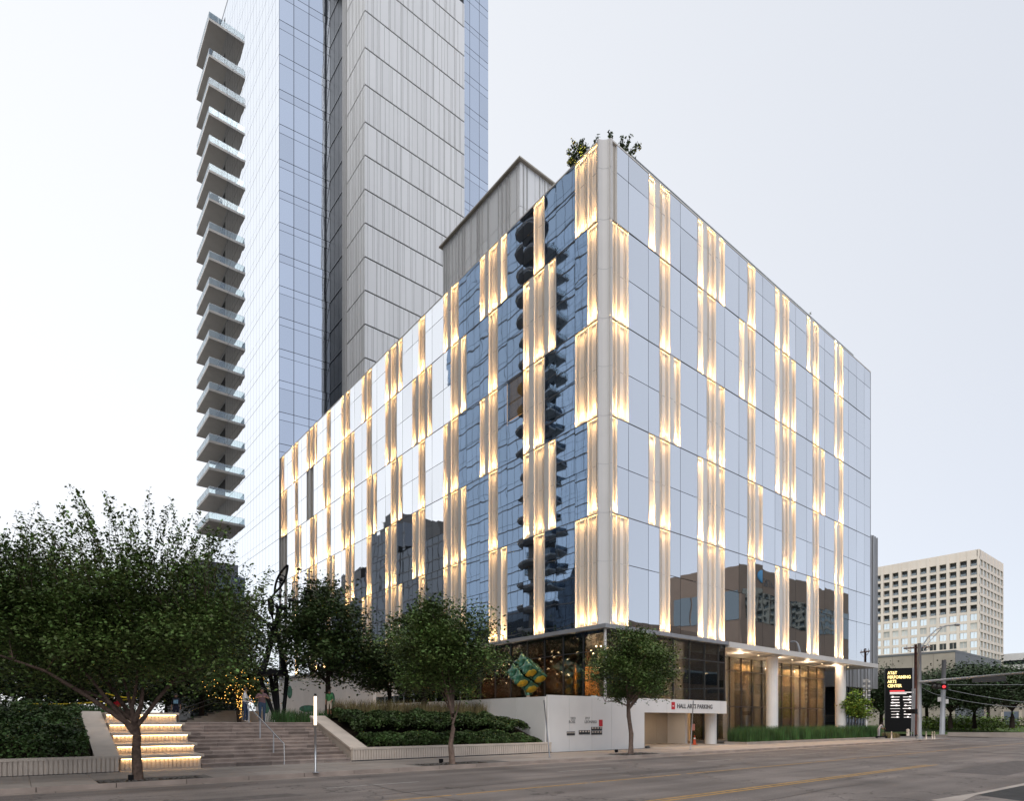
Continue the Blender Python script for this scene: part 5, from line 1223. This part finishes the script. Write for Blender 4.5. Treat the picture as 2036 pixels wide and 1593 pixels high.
hedge('front_hedge', 'lower leafy row along the long planter wall', mound(-16.3, -5.4, -.25, 1.1, lambda x, y: 1.35 - .4 * np.exp(-(y + .25) * 4) - .12 * np.maximum(0, x + 8), .10), 34000, .075, 'leaf_c', 62)
hedge('upper_hedge', 'taller dark hedge above the long planter wall', mound(-16.4, -5.4, 1.0, 4.3, lambda x, y: 1.75 + .32 * np.sqrt(np.maximum(y - .9, 0)) + .05 * y - .10 * np.maximum(0, x + 8), .14), 52000, .075, 'leaf_b', 63)
def blades(x0, x1, y0, y1, z0, h, n, seed, name, label, m, lean=.3, w=.012):
    rg = np.random.default_rng(seed); x = rg.uniform(x0, x1, n); y = rg.uniform(y0, y1, n); hh = h * rg.uniform(.55, 1.1, n); a = rg.uniform(0, 6.28, n); l = rg.uniform(0, lean, n) * hh
    B = np.stack([x, y, np.full(n, z0)], 1); Tp = B + np.stack([np.cos(a) * l, np.sin(a) * l, hh], 1); Md = B + np.stack([np.cos(a) * l * .3, np.sin(a) * l * .3, hh * .6], 1)
    s = np.stack([-np.sin(a), np.cos(a), np.zeros(n)], 1) * w; V = np.stack([B - s, B + s, Md + s * .8, Md - s * .8, Tp, ], 1).reshape(-1, 3); i = np.arange(n)[:, None] * 5
    F = np.concatenate([i + np.array([[0, 1, 2, 3]]), i + np.array([[3, 2, 4, 4]])], 0)
    me = bpy.data.meshes.new(name); q4 = [tuple(r) for r in (i + np.array([[0, 1, 2, 3]])).tolist()] + [tuple(r[:3]) for r in (i + np.array([[3, 2, 4]])).tolist()]; me.from_pydata(V.tolist(), [], q4); me.materials.append(M[m]); me.update()
    o = put(name, me); o['kind'] = 'stuff'; o['label'] = label; o['category'] = 'grass'; return o
blades(14.3, 41, -1.3, .3, .3, 1.25, 15000, 71, 'tall_grass', 'tall green grasses along the lobby columns', 'grass', .35, .012)
blades(-16.2, -6.5, 3.6, 4.4, 2.1, 1.0, 5000, 72, 'plume_grass', 'pale feathery grasses on top of the long hedge', 'grass_dry', .5, .010)
blades(-18, -3, 5.5, 9, PZ, .75, 6000, 73, 'plaza_grass', 'soft grasses around the black sculpture', 'grass', .6, .012)
blades(-32, -24, 9, 14, PZ, .9, 5000, 75, 'back_grass', 'grasses behind the seating steps', 'grass', .6, .014)
blades(42, 45.5, -1.5, .8, .15, .6, 2500, 74, 'yellow_grass', 'small yellowish planting beside the person with the scooter', 'grass_dry', .5, .015)
bedb = MB().box(14.2, 41.4, -1.5, .4, .1, .33); bedb.build('planting_bed', M['concrete'], kind='structure')
hedge('far_shrubs', 'low olive shrubs under the live oaks', lambda rg, n: np.array(at(1905, 1440, 105)) + rg.normal(size=(n, 3)) * np.array([4, 4, .6]), 9000, .2, 'leaf_y', 65)
# ------------------------------------------------------------------ people
BASE = dict(pelvis=(0, 0, .95), spine=(.01, 0, 1.14), chest=(0, 0, 1.34), neck=(0, 0, 1.50), head=(.02, 0, 1.60), crown=(.01, 0, 1.69),
            shl=(0, .17, 1.42), ell=(-.02, .23, 1.14), wrl=(.05, .24, .90), hal=(.07, .24, .82), shr=(0, -.17, 1.42), elr=(-.02, -.23, 1.14), wrr=(.05, -.24, .90), har=(.07, -.24, .82),
            hil=(0, .09, .90), knl=(.02, .10, .50), anl=(-.02, .10, .09), tol=(.15, .12, .035), hir=(0, -.09, .90), knr=(.02, -.10, .50), anr=(-.02, -.10, .09), tor=(.15, -.12, .035))
RAD = dict(pelvis=.125, spine=.12, chest=.135, neck=.055, head=.088, crown=.075, shl=.07, ell=.045, wrl=.03, hal=.032, shr=.07, elr=.045, wrr=.03, har=.032, hil=.095, knl=.06, anl=.042, tol=.03, hir=.095, knr=.06, anr=.042, tor=.03)
BON = [('pelvis', 'spine', 1), ('spine', 'chest', 1), ('chest', 'neck', 1), ('neck', 'head', 0), ('head', 'crown', 0), ('chest', 'shl', 1), ('shl', 'ell', 1), ('ell', 'wrl', 4), ('wrl', 'hal', 0), ('chest', 'shr', 1), ('shr', 'elr', 1), ('elr', 'wrr', 4), ('wrr', 'har', 0),
       ('pelvis', 'hil', 2), ('hil', 'knl', 2), ('knl', 'anl', 5), ('anl', 'tol', 3), ('pelvis', 'hir', 2), ('hir', 'knr', 2), ('knr', 'anr', 5), ('anr', 'tor', 3)]
def cloth(c): return mat('cloth', c, .85, 0, .2, .12, 14)
SKIN = [(.36, .20, .13), (.30, .16, .10), (.20, .11, .07)]
def person(label, loc, Hh, yaw, shirt, pants, shoes, skin=0, hair=(.02, .015, .012), pose=None, bulk=1.0, shorts=False, longhair=False, cap=None):
    J = {k: Vector(v) for k, v in BASE.items()}
    for k, v in (pose or {}).items(): J[k] = Vector(v)
    s = Hh / 1.75; t = thing('person', label, 'person', tuple(loc))
    names = list(J); vs = [J[n] * s for n in names]; ed = [(names.index(a), names.index(b_)) for a, b_, _ in BON]; rad = [RAD[n] * s * (bulk if n in ('pelvis', 'spine', 'chest', 'hil', 'hir') else 1) for n in names]
    for side in 'lr':
        w = J['wr' + side]; h_ = J['ha' + side]; d = (h_ - w).normalized(); u = d.cross(Vector((1, 0, .2))); u.normalize(); v_ = d.cross(u)
        for k in range(5):                                              # four fingers and a thumb from the side of the palm
            if k < 4: a = h_ + u * (k - 1.5) * .017; p1 = a + d * (.035 + .006 * (1.5 - abs(k - 1.5))) + v_ * .006; p2 = p1 + d * .025 + v_ * .02
            else: a = w.lerp(h_, .4); p1 = a + u * .035 + d * .02; p2 = p1 + d * .028 + u * .008
            i0 = names.index('ha' + side); vs += [p1 * s, p2 * s]; rad += [.0095 * s, .008 * s]; ed += [(i0, len(vs) - 2), (len(vs) - 2, len(vs) - 1)]
    me = bpy.data.meshes.new('body'); me.from_pydata([tuple(v) for v in vs], ed, []); ob = bpy.data.objects.new('tmp_body', me); COL.objects.link(ob)
    md = ob.modifiers.new('s', 'SKIN'); md.use_smooth_shade = True
    for i, r in enumerate(rad): me.skin_vertices[0].data[i].radius = (r, r)
    me.skin_vertices[0].data[0].use_root = True
    sb = ob.modifiers.new('d', 'SUBSURF'); sb.levels = 1; sb.render_levels = 1
    dg = bpy.context.evaluated_depsgraph_get(); ev = ob.evaluated_get(dg); m2 = bpy.data.meshes.new_from_object(ev); bpy.data.objects.remove(ob)
    m2.materials.clear()
    sk = mat('skin', SKIN[skin], .6, 0, .3); pm_ = cloth(pants); sm = cloth(shirt)
    for mm in (sk, sm, pm_, mat('shoe', shoes, .6), sk, sk if shorts else pm_): m2.materials.append(mm)
    idx = []
    for p in m2.polygons:
        c = p.center; best = 9; bi = 0
        for a, b_, k in BON:
            A, B_ = J[a] * s, J[b_] * s; ab = B_ - A; tt = max(0, min(1, (c - A).dot(ab) / ab.length_squared)); dd = (c - A - ab * tt).length / (RAD[a] * s + .02)
            if dd < best: best = dd; bi = k; tb = tt
        if bi == 1 and c.z < J['pelvis'].z * s - .02 and abs(c.z - J['pelvis'].z * s) < .2: bi = 2
        if bi == 4 and tb < .15: bi = 1
        idx.append(bi)
    m2.polygons.foreach_set('material_index', idx); m2.polygons.foreach_set('use_smooth', [True] * len(idx)); m2.name = 'body'
    def rp(o): o.rotation_euler = (0, 0, yaw)
    bo = put('body', m2, t, tuple(loc)); rp(bo)
    hd = (J['head'] * s * .45 + J['crown'] * s * .55); dh = (J['crown'] - J['head']).normalized()
    hb = MB().ball(hd + Vector((-.018 * s, 0, .028 * s)), .108 * s, 12, 8, (1.0, .9, 1.02))
    if longhair: hb.ball(hd + Vector((-.085 * s, 0, -.10 * s)), .075 * s, 10, 8, (.7, 1.1, 2.2))
    face_cut = MB(); hb.v = [(x if not (x > hd.x + .045 * s and z < hd.z + .055 * s) else hd.x + .03 * s, y, z) for x, y, z in hb.v]
    rp(hb.build('hair', mat('hair', cap or hair, .6), t, True)); o = t.children[-1] if t.children else None
    fb = MB()
    for sy in (-1, 1): fb.ball(hd + Vector((.088 * s, sy * .032 * s, -.012 * s)), .012 * s, 6, 4)
    fb.ball(hd + Vector((.082 * s, 0, -.075 * s)), .02 * s, 6, 4, (.5, 1.2, .4)); f_ = fb.build('eyes_and_mouth', mat('dark_feature', (.05, .02, .018), .5), t, True)
    nb_ = MB().ball(hd + Vector((.1 * s, 0, -.04 * s)), .018 * s, 6, 4, (1, .8, 1.3))
    for sy in (-1, 1): nb_.ball(hd + Vector((0, sy * .092 * s, -.03 * s)), .024 * s, 6, 4, (.8, .5, 1.3))
    n2 = nb_.build('nose_and_ears', sk, t, True)
    for ch in bpy.data.objects:
        if ch.parent is t and ch.name.split('.')[0] in ('hair', 'eyes_and_mouth', 'nose_and_ears'): ch.location = (0, 0, 0); ch.rotation_euler = (0, 0, yaw)
    return t
to_cam = math.atan2(-26.1 - 4.4, -28.8 + 20.3)
def ppos(px, t, z): q = at(px, 1436, t); q.z = z; return q
right_ = math.atan2(-.631, .7759)
person('woman in a white shirt and blue jeans leaning on the stair handrail', ppos(487, 29.2, PZ), 1.66, right_ + .2, (.72, .70, .68), (.045, .07, .13), (.55, .45, .36), 0, longhair=False, bulk=1.15,
       pose=dict(elr=(.10, -.24, 1.16), wrr=(.30, -.20, 1.06), har=(.36, -.18, 1.03), ell=(.10, .22, 1.14), wrl=(.30, .14, 1.04), hal=(.36, .12, 1.02), knl=(.10, .08, .50), anl=(.06, .08, .09), tol=(.23, .08, .035), head=(.05, 0, 1.60), crown=(.05, 0, 1.69)))
person('man in a plaid shirt and jeans holding a phone beside the black sculpture', ppos(521, 30.2, PZ), 1.70, to_cam + .1, (.17, .10, .105), (.05, .085, .14), (.05, .04, .04), 0, bulk=1.35,
       pose=dict(ell=(.06, .33, 1.22), wrl=(.24, .16, 1.28), hal=(.27, .10, 1.30), elr=(.06, -.33, 1.22), wrr=(.24, -.16, 1.28), har=(.27, -.10, 1.30)))
person('boy in a green shirt and light shorts standing on the stone wall', ppos(655, 31.0, 2.2), 1.30, to_cam - .2, (.05, .17, .06), (.50, .42, .34), (.03, .03, .03), 1, shorts=True,
       pose=dict(head=(.09, 0, 1.57), crown=(.12, 0, 1.66), chest=(.03, 0, 1.34), ell=(.03, .22, 1.14), wrl=(.16, .16, 1.0), hal=(.20, .13, .95)))
person('person in a black printed shirt and dark shorts beside the lit steps', ppos(350, 27.2, PZ), 1.27, to_cam, (.012, .012, .02), (.014, .015, .03), (.012, .012, .012), 2, shorts=True)
q = ppos(350, 27.2, PZ); f_ = Vector((math.cos(to_cam), math.sin(to_cam), 0)); sd_ = Vector((-f_.y, f_.x, 0)); c = q + f_ * .128 + Vector((0, 0, .93))
pr = MB().hexa([c - sd_ * .09 - Vector((0, 0, .09)), c + sd_ * .09 - Vector((0, 0, .09)), c + sd_ * .09 - Vector((0, 0, .09)) - f_ * .05, c - sd_ * .09 - Vector((0, 0, .09)) - f_ * .05, c - sd_ * .09 + Vector((0, 0, .08)), c + sd_ * .09 + Vector((0, 0, .08)), c + sd_ * .09 + Vector((0, 0, .08)) - f_ * .05, c - sd_ * .09 + Vector((0, 0, .08)) - f_ * .05])
pr.build('shirt_print', mat('print_blue', (.12, .22, .30), .7, 0, .2, .6, 18), [o for o in bpy.data.objects if o.get('category') == 'person'][-1])
person('child in a bright red shirt behind the yellow tape', ppos(233, 38, PZ), 1.50, to_cam, (.55, .015, .03), (.05, .05, .07), (.05, .05, .05), 1)
person('person in a pale dress stooping over a scooter at the far corner', at(1747, 1469, 58), 1.62, right_, (.36, .34, .37), (.36, .34, .37), (.2, .15, .12), 1, longhair=True,
       pose=dict(spine=(.06, 0, 1.12), chest=(.18, 0, 1.28), neck=(.28, 0, 1.38), head=(.36, 0, 1.44), crown=(.42, 0, 1.50), shl=(.22, .16, 1.34), ell=(.36, .2, 1.10), wrl=(.52, .18, 1.0), hal=(.58, .17, .98), shr=(.22, -.16, 1.34), elr=(.36, -.2, 1.10), wrr=(.52, -.18, 1.0), har=(.58, -.17, .98)))
q = at(1752, 1469, 57.6); sc_ = thing('kick_scooter', 'black rental kick scooter held by the stooping person', 'scooter', tuple(q)); dx = Vector((.7759, -.631, 0))
MB().tube([q + dx * -.3 + Vector((0, 0, .16)), q + dx * .35 + Vector((0, 0, .16))], .07, 6).build('deck', M['black'], sc_); MB().tube([q + dx * .38 + Vector((0, 0, .12)), q + dx * .30 + Vector((0, 0, 1.0))], .035, 6).build('stem', M['black'], sc_)
MB().tube([q + dx * .30 + Vector((-.2, -.2, 1.0)), q + dx * .30 + Vector((.2, .2, 1.0))], .022, 6).build('handlebar', M['black'], sc_)
for s in (-.42, .46): c = q + dx * s + Vector((0, 0, .12)); n_ = Vector((.631, .7759, 0)) * .03; MB().tube([c - n_, c + n_], .12, 10).build('wheel', M['black'], sc_)
